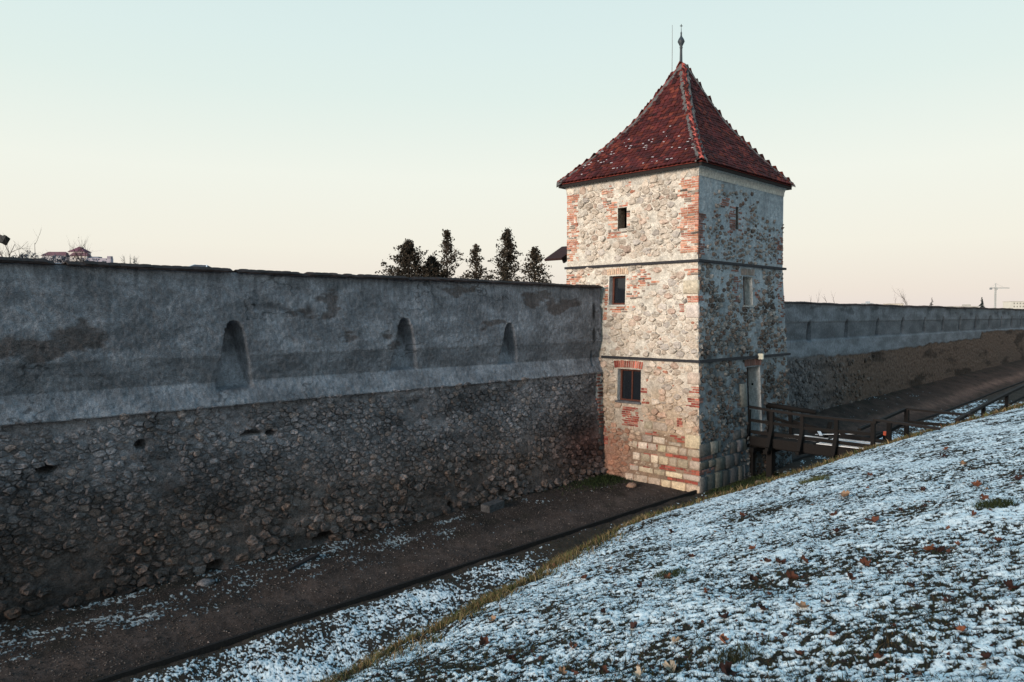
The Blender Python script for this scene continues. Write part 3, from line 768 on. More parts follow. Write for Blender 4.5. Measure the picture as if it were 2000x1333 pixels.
# soldier courses over the openings
for fc, u0, u1, v0, v1, cs_ in ((FL, 2.97, 3.98, 1.55, 1.80, [(.50, .36, .26), (.52, .42, .32), (.46, .30, .22)]), (FL, 2.27, 3.51, -2.02, -1.74, REDD + [(.45, .14, .10)]), (FR, 3.1, 4.15, 1.54, 1.80, [(.2, .17, .15), (.24, .2, .18)]), (FR, 3.2, 4.45, -1.97, -1.7, DUL)):
    BRECT[id(fc)].append((u0, u1, v0, v1, 1)); n_ = int((u1 - u0) / .088)
    for k in range(n_):
        a = u0 + (u1 - u0) * k / n_; m_ = (k + .5) / n_ - .5; arch = .06 * (1 - (2 * m_) ** 2) * (1 if fc is FL else .4)
        V_, F_ = brick_geo(lambda u, v, h, m_=m_, a=a: fc.P(u + m_ * (v - v0) * .35, v, h), a + .012, a + (u1 - u0) / n_ - .012, v0 + arch * .6, v1 + arch * .4 - .02 * rr.random(), .018 + .012 * rr.random(), rr)
        bitems.append((.02, V_, F_, np.array(cs_[int(rr.integers(len(cs_)))]) * np.exp(rr.normal(0, .15))))
bitems.sort(key=lambda t: -t[0])
emit(bitems, tower, 'brick', 'brickwork', 'brick', 300, False)

# ashlar blocks at the foot
blocks = []
def block(fc, u0, u1, v0, v1, col):
    cx, cy = (u0 + u1) / 2, (v0 + v1) / 2
    j = lambda: rr.normal(0, .012)
    poly = [(u0 + abs(j()) if u0 > .01 else u0, v0 + abs(j())), (u1 - abs(j()), v0 + abs(j())), (u1 - abs(j()), v1 - abs(j())), (u0 + abs(j()) if u0 > .01 else u0, v1 - abs(j()))]
    h = .04 + .03 * rr.random(); e_ = .03
    inn = [(a + (e_ if a < cx else -e_), b + (e_ if b < cy else -e_)) for a, b in poly]
    mid = [((a * 3 + c) / 4, (b * 3 + d_) / 4) for (a, b), (c, d_) in zip(poly, inn)]
    V_ = [fc.P(a, b, -.04) for a, b in poly] + [fc.P(a, b, h * .6) for a, b in mid] + [fc.P(a, b, h + rr.normal(0, .006)) for a, b in inn] + [fc.P(cx, cy, h * 1.15)]
    F_ = []
    for k in range(4):
        n_ = (k + 1) % 4; F_.append((k, n_, n_ + 4, k + 4)); F_.append((k + 4, n_ + 4, n_ + 8, k + 8)); F_.append((k + 8, n_ + 8, 12))
    part('ashlar_block', V_, F_, M['stone'], col, tower, True)
    BRECT[id(fc)].append((u0, u1, v0, v1, 2))
def block_row(fc, u0, u1, v0, v1, wmin, wmax, base):
    x = u0
    while x < u1 - .12:
        w_ = wmin + (wmax - wmin) * rr.random(); xb = min(u1, x + w_)
        block(fc, x if x > .01 else -.03, xb - .03, v0, v1, np.array(base) * np.exp(rr.normal(0, .17)) * np.array([1, 1 - .06 * rr.random(), 1 - .18 * rr.random()]))
        x = xb
LB, DB = (.45, .385, .315), (.135, .128, .125)  # DB: blocks of the shaded face, shade included in the colour
block_row(FL, 0, 2.95, -6.3, -5.96, .38, .62, (.47, .38, .30)); block_row(FL, 0, 2.9, -5.83, -5.63, .42, .7, LB) if False else block_row(FL, 0, 2.75, -5.84, -5.46 if False else -5.63, .4, .7, LB)
block_row(FL, 0, 2.7, -5.43, -5.13, .32, .55, LB); block_row(FL, 0, 2.65, -4.99, -4.72, .3, .52, LB)
block_row(FL, 0, .62, -4.70, -4.22, .5, .6, LB); block_row(FL, .66, 1.2, -4.72, -4.56, .5, .6, LB); block_row(FL, 1.3, 2.25, -4.70, -4.44, .45, .6, LB); block_row(FL, 1.2, 2.2, -4.22, -3.92, .6, .95, LB)
block_row(FL, 0, .48, -2.45, -2.0, .45, .5, (.46, .39, .32)); block_row(FL, 0, .5, -2.9, -2.77, .45, .5, (.45, .37, .29)); block_row(FL, 0, .62, .75, 1.25, .6, .65, (.47, .43, .38)); block_row(FL, 0, .55, -.1, .38, .5, .6, (.46, .43, .39))
block_row(FR, 0, 3.0, -6.35, -5.66, .38, .6, DB); block_row(FR, .95, 2.6, -5.62, -5.16, .4, .7, DB); block_row(FR, 0, 1.1, -5.42, -5.15, .35, .55, DB); block_row(FR, 0, 1.4, -4.98, -4.52, .45, .75, DB); block_row(FR, 2.0, 3.2, -5.14, -4.7, .4, .65, DB); block_row(FR, 2.2, 3.2, -4.66, -4.3, .45, .6, DB)
block_row(FR, 2.75, 3.25, -3.5, -2.6, .5, .55, DB)

# rubble between
def shift(rects, u, v, pad=.02):
    for a, b, c, d_, s in rects:
        if a - pad < u < b + pad and c - pad < v < d_ + pad: return s
    return 0
sitems = []
for fc, asp, rad, seed in ((FL, 1.5, .074, 31), (FR, 1.3, .062, 37)):
    rr = np.random.default_rng(seed)
    sd_ = scatter(.02, fc.W - .02, -6.35, 5.02 if fc is FL else 4.9, lambda u, v: rad * (1.0 if v > -4 else .8), 42000, rr, asp)
    for poly, r in cells_of(sd_, asp, 1.95):
        poly = [(min(max(a, .0), fc.W), b) for a, b in poly]
        c = np.mean(poly, 0); u, v = c
        if fc is FL and v < .95 and u > 4.3: continue
        s = shift(BRECT[id(fc)], u, v, .05)
        if s >= .8 or (s and rr.random() < .8): continue
        if any(a - .1 < u < b + .1 and p - .08 < v < q + .08 for a, b, p, q, _ in fc.holes): continue
        if abs(v - 1.93) < .09 or (fc is FL and 1.98 < v < 2.2): continue
        if abs(v + 1.62) < .1: continue
        hgt = .012 + r * (.18 + .38 * rr.random())
        if fc is FR and v > 2:
            pl = (3.7 - v if u < 1.0 else 4.75 - v if u < 4.4 else 3.9 - v) + .35 * float(fbm(u * 1.1, v * 1.1, 3, 431))
            if pl < 0 or rr.random() < .30 - .25 * min(1, pl): continue
            poly = [(c[0] + (a - c[0]) * .82, c[1] + (b - c[1]) * .82) for a, b in poly]
        if float(fbm(u * .9 + 2, v * .9, 3, 433)) > .26 and rr.random() < .55: continue
        if fc is FR and rr.random() < .14: continue
        V_, F_, size, cc = stone_geo(poly, fc.P, hgt, (.006 if fc is FL else .014) + .014 * rr.random(), rr, .8)
        if fc is FL:
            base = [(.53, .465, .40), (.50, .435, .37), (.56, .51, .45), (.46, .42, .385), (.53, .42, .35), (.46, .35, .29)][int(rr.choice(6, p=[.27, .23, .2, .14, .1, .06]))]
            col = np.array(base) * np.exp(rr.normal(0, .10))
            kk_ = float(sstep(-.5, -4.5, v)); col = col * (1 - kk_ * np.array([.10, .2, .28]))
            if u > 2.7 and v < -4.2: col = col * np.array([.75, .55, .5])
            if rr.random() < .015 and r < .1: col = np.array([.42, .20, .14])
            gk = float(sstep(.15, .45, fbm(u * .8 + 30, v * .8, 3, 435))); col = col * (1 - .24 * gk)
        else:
            base = [(.145, .122, .108), (.17, .16, .152), (.12, .096, .086), (.20, .196, .19), (.13, .086, .072)][int(rr.choice(5, p=[.3, .28, .18, .2, .04]))]  # stone tones lowered to include the shade on this face
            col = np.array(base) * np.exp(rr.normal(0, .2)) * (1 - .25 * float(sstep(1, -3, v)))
            gk = float(sstep(.1, .45, fbm(u * .7 + 50, v * .7, 3, 437))); col = col * (1 - .55 * gk * float(sstep(2.5, 0, v)))
        sitems.append((size * (1 if fc is FL else .75), V_, F_, col))
emit(sitems, tower, 'stone', 'rubble_stones', 'stone', 300, False)

# plaster cove under the eaves
def ring(off, z): return [(TX0 - off, TY0 - off, z), (TX1 + off, TY0 - off, z), (TX1 + off, TY1 + off, z), (TX0 - off, TY1 + off, z)]
mb = MB(); prof = [(.02, 4.92), (.025, 5.06), (.05, 5.16), (.11, 5.24), (.20, 5.30), (.21, 5.34)]
V_ = []; F_ = []
for off, z in prof: V_ += ring(off, z)
for i in range(len(prof) - 1):
    for k in range(4): F_.append((i * 4 + k, i * 4 + (k + 1) % 4, i * 4 + 4 + (k + 1) % 4, i * 4 + 4 + k))
mb.add(V_, F_, [(.60, .56, .49) if (i % 4) in () else (.52, .50, .46) for i in range(len(V_))]); mb.build('cornice', M['plaster'], tower)

# ------------------------------------------------------------------ roof
AP = np.array([26.52, 16.64]); EX0, EX1, EY0, EY1 = 22.80, 29.98, 13.52, 20.17
HS = np.array([0, .06, .17, .3, .4, .5, .63, .78, .9, 1.0]); HH = np.array([10.32, 9.92, 9.2, 8.35, 7.78, 7.32, 6.76, 6.16, 5.72, 5.36])
def rz(s): return np.interp(s, HS, HH)
CORN = [np.array(c) for c in ((EX0, EY0), (EX1, EY0), (EX1, EY1), (EX0, EY1))]
roof = None
mb = MB()
ss = np.linspace(0.0, 1, 22)
for k in range(4):
    c0_, c1_ = CORN[k], CORN[(k + 1) % 4]; V_ = []; F_ = []
    for s in ss:
        for c in (c0_, c1_): p = AP + (c - AP) * s; V_.append((p[0], p[1], float(rz(s)) - .04))
    for i in range(len(ss) - 1): F_.append((2 * i, 2 * i + 2, 2 * i + 3, 2 * i + 1))
    mb.add(V_, F_, (.16, .035, .028))
mb.add([(EX0, EY0, 5.315), (EX1, EY0, 5.315), (EX1, EY1, 5.315), (EX0, EY1, 5.315)], [(0, 1, 2, 3)], (.03, .025, .025))
roof = mb.build('roof', M['tile'], tower); roof['label'] = 'steep red tiled pyramid roof with flared eaves and snow flecks'
mb = MB()
for x0, x1, y0, y1 in ((EX0 + .03, EX1 - .03, EY0 + .03, EY0 + .07), (EX0 + .03, EX0 + .07, EY0 + .072, EY1 - .03), (EX1 - .07, EX1 - .03, EY0 + .072, EY1 - .03), (EX0 + .072, EX1 - .072, EY1 - .07, EY1 - .03)):
    Vb, Fb = box(x0, x1, y0, y1, 5.20, 5.345); mb.add(Vb, Fb, (.018, .015, .015))
mb.build('eaves_board', M['wood'], roof)
TC = [(.150, .028, .021), (.115, .021, .019), (.088, .017, .018), (.172, .038, .024), (.078, .016, .017), (.055, .014, .015), (.125, .025, .025)]
rr = np.random.default_rng(41)
def tile_mesh(w_, L, t):
    V_ = []; xs_ = [-.5, -.25, 0, .25, .5]; F_ = []
    rowsv = [(0, [0] * 5), (.72, [0] * 5), (1.0, [-.13, -.02, .02, -.02, -.13])]
    for q, (fy, off) in enumerate(rowsv):
        for i, x in enumerate(xs_): V_.append((x * w_, -(fy + off[i]) * L, t + .014 * (1 - (2 * x) ** 2)))
    for q in range(2):
        for i in range(4): a = q * 5 + i; F_.append((a, a + 5, a + 6, a + 1))
    b = len(V_)
    for i, x in enumerate(xs_): v_ = V_[10 + i]; V_.append((v_[0], v_[1] + .005, v_[2] - t))
    for i in range(4): F_.append((10 + i, b + i, b + i + 1, 11 + i))
    V_.append((-.5 * w_, 0, 0)); V_.append((.5 * w_, 0, 0))
    F_.append((0, b + 5, b, 10, 5)); F_.append((4, 9, 14, b + 4, b + 6))
    return V_, F_
tw, tl = .185, .30
tv, tf = tile_mesh(tw, tl, .034)
tmeshes = [mesh('tile', tv, tf, M['tile'], np.array(c) * f * .86, True) for c in TC for f in (1.0, .76, .54)]
for t_ in tmeshes: t_.set_sharp_from_angle(angle=R(35)) if hasattr(t_, 'set_sharp_from_angle') else None
singles = 0; stuff = MB(); snowmb = MB()
cand = []
for k, (ca, cb) in enumerate(((3, 0), (0, 1), (1, 2), (2, 3))):
    A0, B0 = CORN[ca], CORN[cb]; e_ = (B0 - A0) / np.linalg.norm(B0 - A0)
    nin = np.array([-e_[1], e_[0]]); 
    if nin @ (AP - A0) < 0: nin = -nin
    dA = (AP - A0) @ nin                               # plan distance eave - apex
    s = 1.0; row = 0
    while s > .03:
        z = float(rz(s)); ds = .01; slope = (float(rz(s - ds)) - z) / (ds * dA); ang = math.atan(slope)
        pl_ = A0 + (AP - A0) * (1 - s); pr_ = B0 + (AP - B0) * (1 - s); Wd = np.linalg.norm(pr_ - pl_)
        n_ = max(1, int(round(Wd / (tw + .014)))); off = .5 if row % 2 else 0
        yv = -np.array([nin[0] * math.cos(ang), nin[1] * math.cos(ang), math.sin(ang)]) ; yv = -yv
        xv = np.array([e_[0], e_[1], 0.]); zv = np.cross(xv, yv)
        if zv[2] < 0: xv = -xv; zv = np.cross(xv, yv)
        for i in range(n_ + (1 if off else 0)):
            f = (i + .5 - off) * (tw + .014) / Wd + (Wd - n_ * (tw + .014)) / Wd / 2
            if f < .0 or f > 1.0: continue
            p = pl_ + (pr_ - pl_) * f
            c_ = np.array([p[0], p[1], z]) + yv * (tl * .92 - .02) + zv * (.012 + rr.normal(0, .005))
            ti = rr.normal(0, .02); tp = .10 + rr.normal(0, .03)
            yy = yv * math.cos(tp) - zv * math.sin(tp) * -1 * -1; yy = yv - zv * tp * 1.0; yy /= np.linalg.norm(yy)
            xx = xv + yv * ti; xx = xx - yy * (xx @ yy); xx /= np.linalg.norm(xx); z2 = np.cross(xx, yy)
            mi = int(rr.integers(len(tmeshes))) if k == 0 or rr.random() < .5 else int(rr.choice([5, 8, 13, 14, 16, 17, 11, 4, 7]))  # faces off the sun get darker tiles as painted shade
            pn = float(fbm(f * 4 + k * 9, s * 5, 3, 461)) + .25 * rr.normal(); mi = mi // 3 * 3 + (0 if pn > .12 else 1 if pn > -.18 else 2)
            cand.append((k, s, row, c_, xx, yy, z2, mi, f))
        row += 1
        s -= .158 / (dA * math.sqrt(1 + slope * slope))
for k, s, row, c_, xx, yy, z2, mi, f in cand:
    if k == 0 and row <= 8 and singles < 300:
        o = bpy.data.objects.new('tile', tmeshes[mi]); COL.objects.link(o); o.parent = roof
        mw = Matrix(((xx[0], yy[0], z2[0], c_[0]), (xx[1], yy[1], z2[1], c_[1]), (xx[2], yy[2], z2[2], c_[2]), (0, 0, 0, 1)))
        o.matrix_local = Matrix.Translation(-WLOC[roof.name]) @ mw
        singles += 1
    else:
        cc_ = .86 * np.array(TC[mi // 3]) * (1, .76, .54)[mi % 3]
        stuff.add([c_ + xx * v_[0] + yy * v_[1] + z2 * v_[2] for v_ in tv], tf, cc_)
    # flecks of snow caught on the tiles
    if k == 0 and .42 < s < .95:
        dens = float(sstep(.0, .35, fbm(f * 5 + 3, s * 7, 3, 451) + .38 - 3.2 * abs(s - .72) ** 1.3)) * .27
        if rr.random() < dens:
            a0 = rr.random() * .4 - .45; a1 = min(.46, a0 + .15 + .55 * rr.random()); y0 = -.84 - .06 * rr.random(); y1 = -.96
            pts = [(a0, y0), (a1, y0 + rr.normal(0, .03)), (a1 + rr.normal(0, .03), y1), (a0 + rr.normal(0, .03), y1)]
            V_ = [c_ + xx * (a * tw) + yy * (b * tl) + z2 * (.038 + .012 * (1 - (2 * a) ** 2)) for a, b in pts] + [c_ + xx * (a * tw * .9) + yy * ((b * .9 - .08) * tl) + z2 * (.054 + .010 * (1 - (2 * a) ** 2)) for a, b in pts]
            snowmb.add(V_, [(4, 5, 6, 7), (0, 1, 5, 4), (1, 2, 6, 5), (2, 3, 7, 6), (3, 0, 4, 7)], (.46, .45, .48))
o = stuff.build('roof_tiles', M['tile'], roof); o['kind'] = 'stuff'
o = snowmb.build('snow_flecks', M['snow'], roof, True); o['kind'] = 'stuff'
# hips: mortar bed and half round tiles
for k in range(4):
    c = CORN[k]; dv = (c - AP); Lh = np.linalg.norm(dv); dv = dv / Lh; sdv = np.array([-dv[1], dv[0]])
    mb = MB(); V_ = []; F_ = []; N_ = 46
    for i in range(N_):
        s = .02 + .985 * i / (N_ - 1); p = AP + dv * Lh * s; z = float(rz(s))
        sl = (float(rz(max(0, s - .01))) - float(rz(min(1, s + .01)))) / (.02 * Lh)
        for q, (o_, hz_) in enumerate(((-.25, -.02), (-.19, .085), (-.05, .095), (.05, .095), (.19, .085), (.25, -.02))):
            w_ = .82 + .3 * float(noise2(np.array(i * .9 + q * 7.), np.array(k * 3.3)))
            V_.append((p[0] + sdv[0] * o_ * w_, p[1] + sdv[1] * o_ * w_, z + hz_ - abs(o_) * .35))
    for i in range(N_ - 1):
        for q in range(5): a = i * 6 + q; F_.append((a, a + 1, a + 7, a + 6))
    mb.add(V_, F_, (.125, .122, .122)); mb.build('hip_mortar', M['mortar'], roof)
    s = 1.0
    while s > .035:
        s0 = s; zz0 = float(rz(s0)); slope = (float(rz(s0 - .01)) - zz0) / (.01 * Lh)
        step = .245 / (Lh * math.sqrt(1 + slope * slope)); s1 = max(.02, s0 - step * 1.22)
        V_ = []; F_ = []; 
        for (sq, rad_, lift) in ((s0 + .003, .076, .088), (s1, .064, .078)):
            p = AP + dv * Lh * sq; z = float(rz(sq)) + lift - .03
            for q in range(7):
                t = math.pi * q / 6; V_.append((p[0] + sdv[0] * rad_ * math.cos(t), p[1] + sdv[1] * rad_ * math.cos(t), z + rad_ * math.sin(t) * .9))
        for q in range(6): F_.append((q, q + 1, q + 8, q + 7))
        V_ += [(v_[0], v_[1], v_[2] - .03) for v_ in V_[:7]]
        for q in range(6): F_.append((q + 1, q, 14 + q, 15 + q))
        part('hip_tile', V_, F_, M['tile'], np.array((.34, .075, .06)) * np.exp(rr.normal(0, .22)) * (1 if k in (0,) else .6), roof, True)
        s -= step
# finial and lightning rod
ax, ay = 26.60, 16.78
V_, F_ = lathe([(.22, 10.05), (.16, 10.22), (.085, 10.36), (.06, 10.42), (.05, 10.9), (.055, 10.95), (.07, 10.99), (.05, 11.02), (.085, 11.10), (.145, 11.22), (.135, 11.26), (.10, 11.34), (.045, 11.42), (.03, 11.50), (.035, 11.58), (.013, 11.64), (.010, 11.78)], (ax, ay), 14)
mb = MB(); mb.add(V_, F_, (.035, .045, .055)); mb.build('finial', M['metal'], roof, True)
mb = MB()
for a, b in (((ax - .04, ay + .04, 11.86), (ax + .04, ay - .04, 11.86)), ((ax, ay, 11.8), (ax, ay, 11.93))): V_, F_ = beam(a, b, .022, .022); mb.add(V_, F_, (.03, .04, .045))
mb.build('finial_cross', M['metal'], roof)
V_, F_ = tube([(26.40, 17.08, 9.7), (26.44, 17.10, 11.0), (26.46, 17.12, 11.95)], [.016, .014, .010], 6); mb = MB(); mb.add(V_, F_, (.22, .24, .25)); mb.build('lightning_rod', M['metal'], tower)
# pitched roof end sticking out behind
ann = thing('roof_end', (24.4, 21.3, 2.3), 'dark tiled eaves end of a low roof sticking out behind the tower', 'roof')
mb = MB(); V_, F_ = beam((24.02, 21.5, 2.42), (25.2, 21.5, 3.05), 1.0, .10, (0, 0, 1)); mb.add(V_, F_, (.035, .016, .016)); mb.build('tiled_slope', M['tile'], ann)
mb = MB(); V_, F_ = beam((24.2, 21.06, 2.33), (25.9, 21.06, 3.32), .10, .17); mb.add(V_, F_, (.02, .015, .015)); mb.build('rafter', M['wood'], ann)

# ------------------------------------------------------------------ footbridge
WB = np.array([.0062, .0052, .0052]); SNW = np.array([.85, .86, .88])
rr = np.random.default_rng(51)
def wcol(f=1.0): return WB * f * np.exp(rr.normal(0, .2))
bridge = thing('footbridge', (27.3, 11.4, -4.6), 'dark weathered timber footbridge with broken railing between the tower door and the snowy bank', 'bridge')
BY = [13.55, 12.62, 11.46, 10.23, 9.0]
def zdk(y): return -4.62 - .02 * math.sin((13.8 - y) / 4.8 * math.pi)
def timber(name, a, b, w, h, parent, f=1.0, up=(0, 0, 1), m='wood', col=None):
    V_, F_ = beam(a, b, w, h, up); return part(name, V_, F_, M[m], wcol(f) if col is None else col, parent)
for x in (26.62, 27.25, 27.9):
    timber('beam', (x, 13.5, -4.90), (x, 8.6, -4.90), .18, .30, bridge, .8)
timber('fascia_board', (26.42, 13.6, -4.80), (26.42, 8.9, -4.86), .06, .34, bridge, .9)
for k, x in enumerate(np.arange(26.56, 28.0, .232)):    # planks laid lengthwise
    for s, (y0, y1) in enumerate(((13.35, 11.02), (11.0, 8.72))):
        xo = rr.normal(0, .012); dz = rr.normal(0, .008)
        pl = timber('plank', (x + xo, y0 - .1 * rr.random(), zdk(y0) - .03 + dz), (x + xo + rr.normal(0, .012), y1 + .12 * rr.random(), zdk(y1) - .03 + dz), .205, .05, bridge, 1.2)
        if s or k > 1:
            a = 12.5 - 1.0 * rr.random() if not s else 10.95; b = y1 + .25 * rr.random()
            Vb, Fb = beam((x + xo, a, zdk(a) + dz + .004), (x + xo, b, zdk(b) + dz + .004), .10 + .09 * rr.random(), .016); sm = MB(); sm.add(Vb, Fb, SNW); sm.build('snow', M['snow'], pl)
for y in BY:                                            # near railing with outside braces
    timber('post', (26.45, y, -5.0), (26.45, y, -3.62), .13, .13, bridge, 1.0)
    if y > 9.5: timber('brace', (26.10, y - .02, -4.93), (26.43, y - .02, -4.12), .10, .13, bridge, .9, (0, 1, 0))
    if y > 9.5: timber('outrigger', (26.0, y - .02, -4.99), (27.0, y - .02, -4.99), .12, .12, bridge, .8)
for (y0, z0), (y1, z1) in zip([(13.8, -3.50), (12.62, -3.58), (11.46, -3.64), (10.23, -3.65)], [(12.62, -3.58), (11.46, -3.64), (10.23, -3.65), (8.9, -3.64)]):
    timber('handrail', (26.45, y0, z0), (26.45, y1 - .003, z1), .15, .085, bridge, 1.5)
timber('handrail', (26.47, 9.0, -3.55), (26.62, 7.0, -3.68), .14, .08, bridge, 1.3)
timber('middle_rail', (26.45, 13.7, -4.02), (26.45, 11.46, -4.10), .05, .11, bridge, 1.0)
timber('middle_rail', (26.45, 11.45, -4.12), (26.45, 8.95, -4.06), .05, .11, bridge, 1.0)
timber('toe_board', (26.50, 13.7, -4.48), (26.50, 8.95, -4.50), .05, .13, bridge, 1.0)
lg = MB(); V_, F_ = tube([(28.0, 14.12, -3.56), (28.0, 12.9, -3.62), (28.02, 11.62, -3.70)], [.105, .10, .095], 10); lg.add(V_, F_, wcol(.8)); lg.build('log_rail', M['wood'], bridge, True)
timber('post', (28.0, 13.45, -4.9), (28.0, 13.5, -3.66), .13, .13, bridge)
timber('post', (28.0, 12.55, -4.9), (27.98, 12.6, -3.72), .13, .13, bridge)
timber('post', (28.0, 11.3, -4.9), (28.14, 11.1, -4.02), .13, .13, bridge)
timber('middle_rail', (28.0, 13.4, -4.06), (28.0, 12.0, -4.34), .05, .12, bridge)
timber('middle_rail', (28.03, 12.5, -4.15), (28.05, 10.2, -4.52), .05, .12, bridge)
timber('toe_board', (28.02, 11.9, -4.45), (28.06, 8.9, -4.54), .06, .14, bridge)
for (a, b) in (((27.7, 11.5, -4.52), (28.3, 10.2, -4.42)), ((27.5, 11.2, -4.50), (28.1, 11.6, -4.30))):
    pl = timber('loose_board', a, b, .14, .03, bridge)
    a2 = Vector(a) + Vector((0, 0, .022)); b2 = Vector(b) + Vector((0, 0, .022)); V_, F_ = beam(a2, b2, .12, .014); part('snow', V_, F_, M['snow'], SNW, pl)
for x, y in ((26.52, 13.45), (26.62, 12.75), (27.9, 13.3)):
    timber('leg', (x, y, -6.6), (x, y, -5.06), .22, .22, bridge, .8)
for y, z in ((13.3, -5.14), (12.75, -5.14)): timber('cross_beam', (26.2, y, z), (28.1, y, z), .16, .17, bridge, .8)

# railing round the landing and along the path beyond
rail = thing('wooden_railing', (31.6, 9.5, -4.7), 'low dark timber railing turning a corner at the bank end of the footbridge', 'railing')
timber('corner_post', (31.6, 9.5, -5.2), (31.6, 9.5, -3.72), .15, .15, rail)
timber('top_rail', (31.6, 9.56, -3.72), (26.9, 9.62, -4.02), .12, .09, rail, 1.1)
timber('top_rail', (31.6, 9.5, -3.70), (31.55, 7.2, -3.74), .14, .085, rail, 1.4)
timber('lower_rail', (31.6, 9.45, -4.22), (31.55, 7.4, -4.18), .06, .12, rail)
timber('lower_rail', (31.5, 9.6, -4.28), (28.2, 9.62, -4.56), .06, .12, rail)
timber('post', (28.05, 9.0, -5.1), (28.05, 9.0, -3.80), .14, .14, rail)
timber('post', (29.4, 9.58, -5.1), (29.4, 9.58, -4.40), .12, .12, rail)
mb = MB(); Vb, Fb = box(28.8, 28.98, 9.35, 9.45, -4.42, -4.28); mb.add(Vb, Fb, (.45, .07, .03)); mb.build('orange_block', M['metal'], rail)
rail2 = thing('path_railing', (38, 7.7, -4.2), 'long straight dark handrail climbing beside the path towards the right edge', 'railing')
LRp = [(30.3, 7.42, -3.80), (34.6, 7.55, -3.66), (39.0, 7.62, -3.52), (43.5, 7.68, -3.40), (48, 7.72, -3.28)]
for a, b in zip(LRp[:-1], LRp[1:]): timber('handrail', a, b, .14, .11, rail2, .9, col=np.array([.012, .009, .009]))
for x, y, z in LRp: timber('post', (x, y, z - 1.5), (x, y, z - .06), .13, .13, rail2)
for a, b in zip(LRp[:-1], LRp[1:]): timber('lower_rail', (a[0], a[1], a[2] - .55), (b[0], b[1], b[2] - .55), .05, .11, rail2, 1.1)

# ------------------------------------------------------------------ loose stones by the wall
def boulder(name, c, r, col, label, cat, sq=(1, 1, .7), seed=0, group=None):
    q = np.random.default_rng(seed); V_ = []; F_ = []
    nu, nv = 9, 5
    for j in range(1, nv):
        th = math.pi * j / nv
        for i in range(nu):
            ph = 2 * math.pi * (i + .5 * (j % 2)) / nu; k = 1 + q.normal(0, .10)
            V_.append((c[0] + r * sq[0] * k * math.sin(th) * math.cos(ph), c[1] + r * sq[1] * k * math.sin(th) * math.sin(ph), c[2] + r * sq[2] * k * math.cos(th)))
    V_ += [(c[0], c[1], c[2] + r * sq[2]), (c[0], c[1], c[2] - r * sq[2])]; n0 = len(V_)
    for j in range(nv - 2):
        for i in range(nu): a = j * nu + i; b = j * nu + (i + 1) % nu; F_.append((a, a + nu, b + nu, b))
    for i in range(nu): F_.append((n0 - 2, i, (i + 1) % nu)); F_.append((n0 - 1, (nv - 2) * nu + (i + 1) % nu, (nv - 2) * nu + i))
    return part(name, V_, F_, M['rubble'], col, None, True, c, label=label, cat=cat, group=group)
def gz_(x, y): return float(terrain(np.array(x), np.array(y)))
o = boulder('loose_stone', (21.7, 15.6, gz_(21.7, 15.6) + .06), .17, (.30, .19, .14), 'orange brown loose stone lying on the path near the tower corner', 'stone', (1.2, 1, .6), 3)
o = boulder('loose_stone', (6.9, 16.9, gz_(6.9, 16.9) + .03), .16, (.2, .19, .2), 'small pale stone on the dark path near the left end of the wall', 'stone', (1.3, 1, .5), 4)
o = boulder('loose_stone', (25.4, 12.6, gz_(25.4, 12.6) + .05), .15, (.24, .18, .15), 'brown stone in the grass at the foot of the bridge post', 'stone', (1.1, 1, .6), 5)
mb = MB(); V_, F_ = beam((15.75, 16.95, gz_(16, 16.9) + .10), (16.5, 17.05, gz_(16, 16.9) + .12), .36, .24); mb.add(V_, F_, (.075, .075, .08)); mb.build('stone_block', M['rubble'], label='grey squared stone block lying at the foot of the rubble wall', cat='stone block')
mb = MB(); V_, F_ = beam((8.6, 16.35, gz_(8.6, 16.3) + .05), (9.7, 16.75, gz_(9.7, 16.7) + .05), .13, .06); mb.add(V_, F_, (.03, .025, .025)); mb.build('loose_board', M['wood'], label='dark board lying on the gravel beside the rubble wall', cat='board')
# a low bank of moss and weeds at the inner corner is part of the grass below

# ------------------------------------------------------------------ grass, gravel
def blades(X, Y, L, lean, wid, cols, rr, zoff=0):
    n_ = len(X); Z = terrain(X, Y) + zoff
    az = rr.random(n_) * 2 * math.pi; la = rr.random(n_) * 2 * math.pi
    dx, dy = np.cos(az) * wid / 2, np.sin(az) * wid / 2
    hx, hy = np.cos(la) * L * lean, np.sin(la) * L * lean; hz = L * np.sqrt(np.clip(1 - lean ** 2, .05, 1))
    B = np.stack([X, Y, Z - .008], 1)
    P = np.empty((n_, 5, 3))
    P[:, 0] = B + np.stack([dx, dy, 0 * dx], 1); P[:, 1] = B - np.stack([dx, dy, 0 * dx], 1)
    mid = B + np.stack([hx * .35, hy * .35, hz * .62], 1)
    P[:, 2] = mid - np.stack([dx, dy, 0 * dx], 1) * .8; P[:, 3] = mid + np.stack([dx, dy, 0 * dx], 1) * .8
    P[:, 4] = B + np.stack([hx, hy, hz], 1)
    b = np.arange(n_)[:, None] * 5
    F1 = (b + np.array([[0, 1, 2]])); F2 = (b + np.array([[0, 2, 3]])); F3 = (b + np.array([[3, 2, 4]]))
    return P.reshape(-1, 3), np.concatenate([F1, F2, F3]), np.repeat(cols, 5, 0)
rr = np.random.default_rng(61)
GC = np.array([[.022, .028, .013], [.034, .038, .017], [.016, .017, .011], [.05, .038, .022], [.08, .058, .030], [.030, .016, .012]])
def gcol(n_, p): return GC[rr.choice(len(GC), n_, p=p)] * np.exp(rr.normal(0, .25, (n_, 1)))
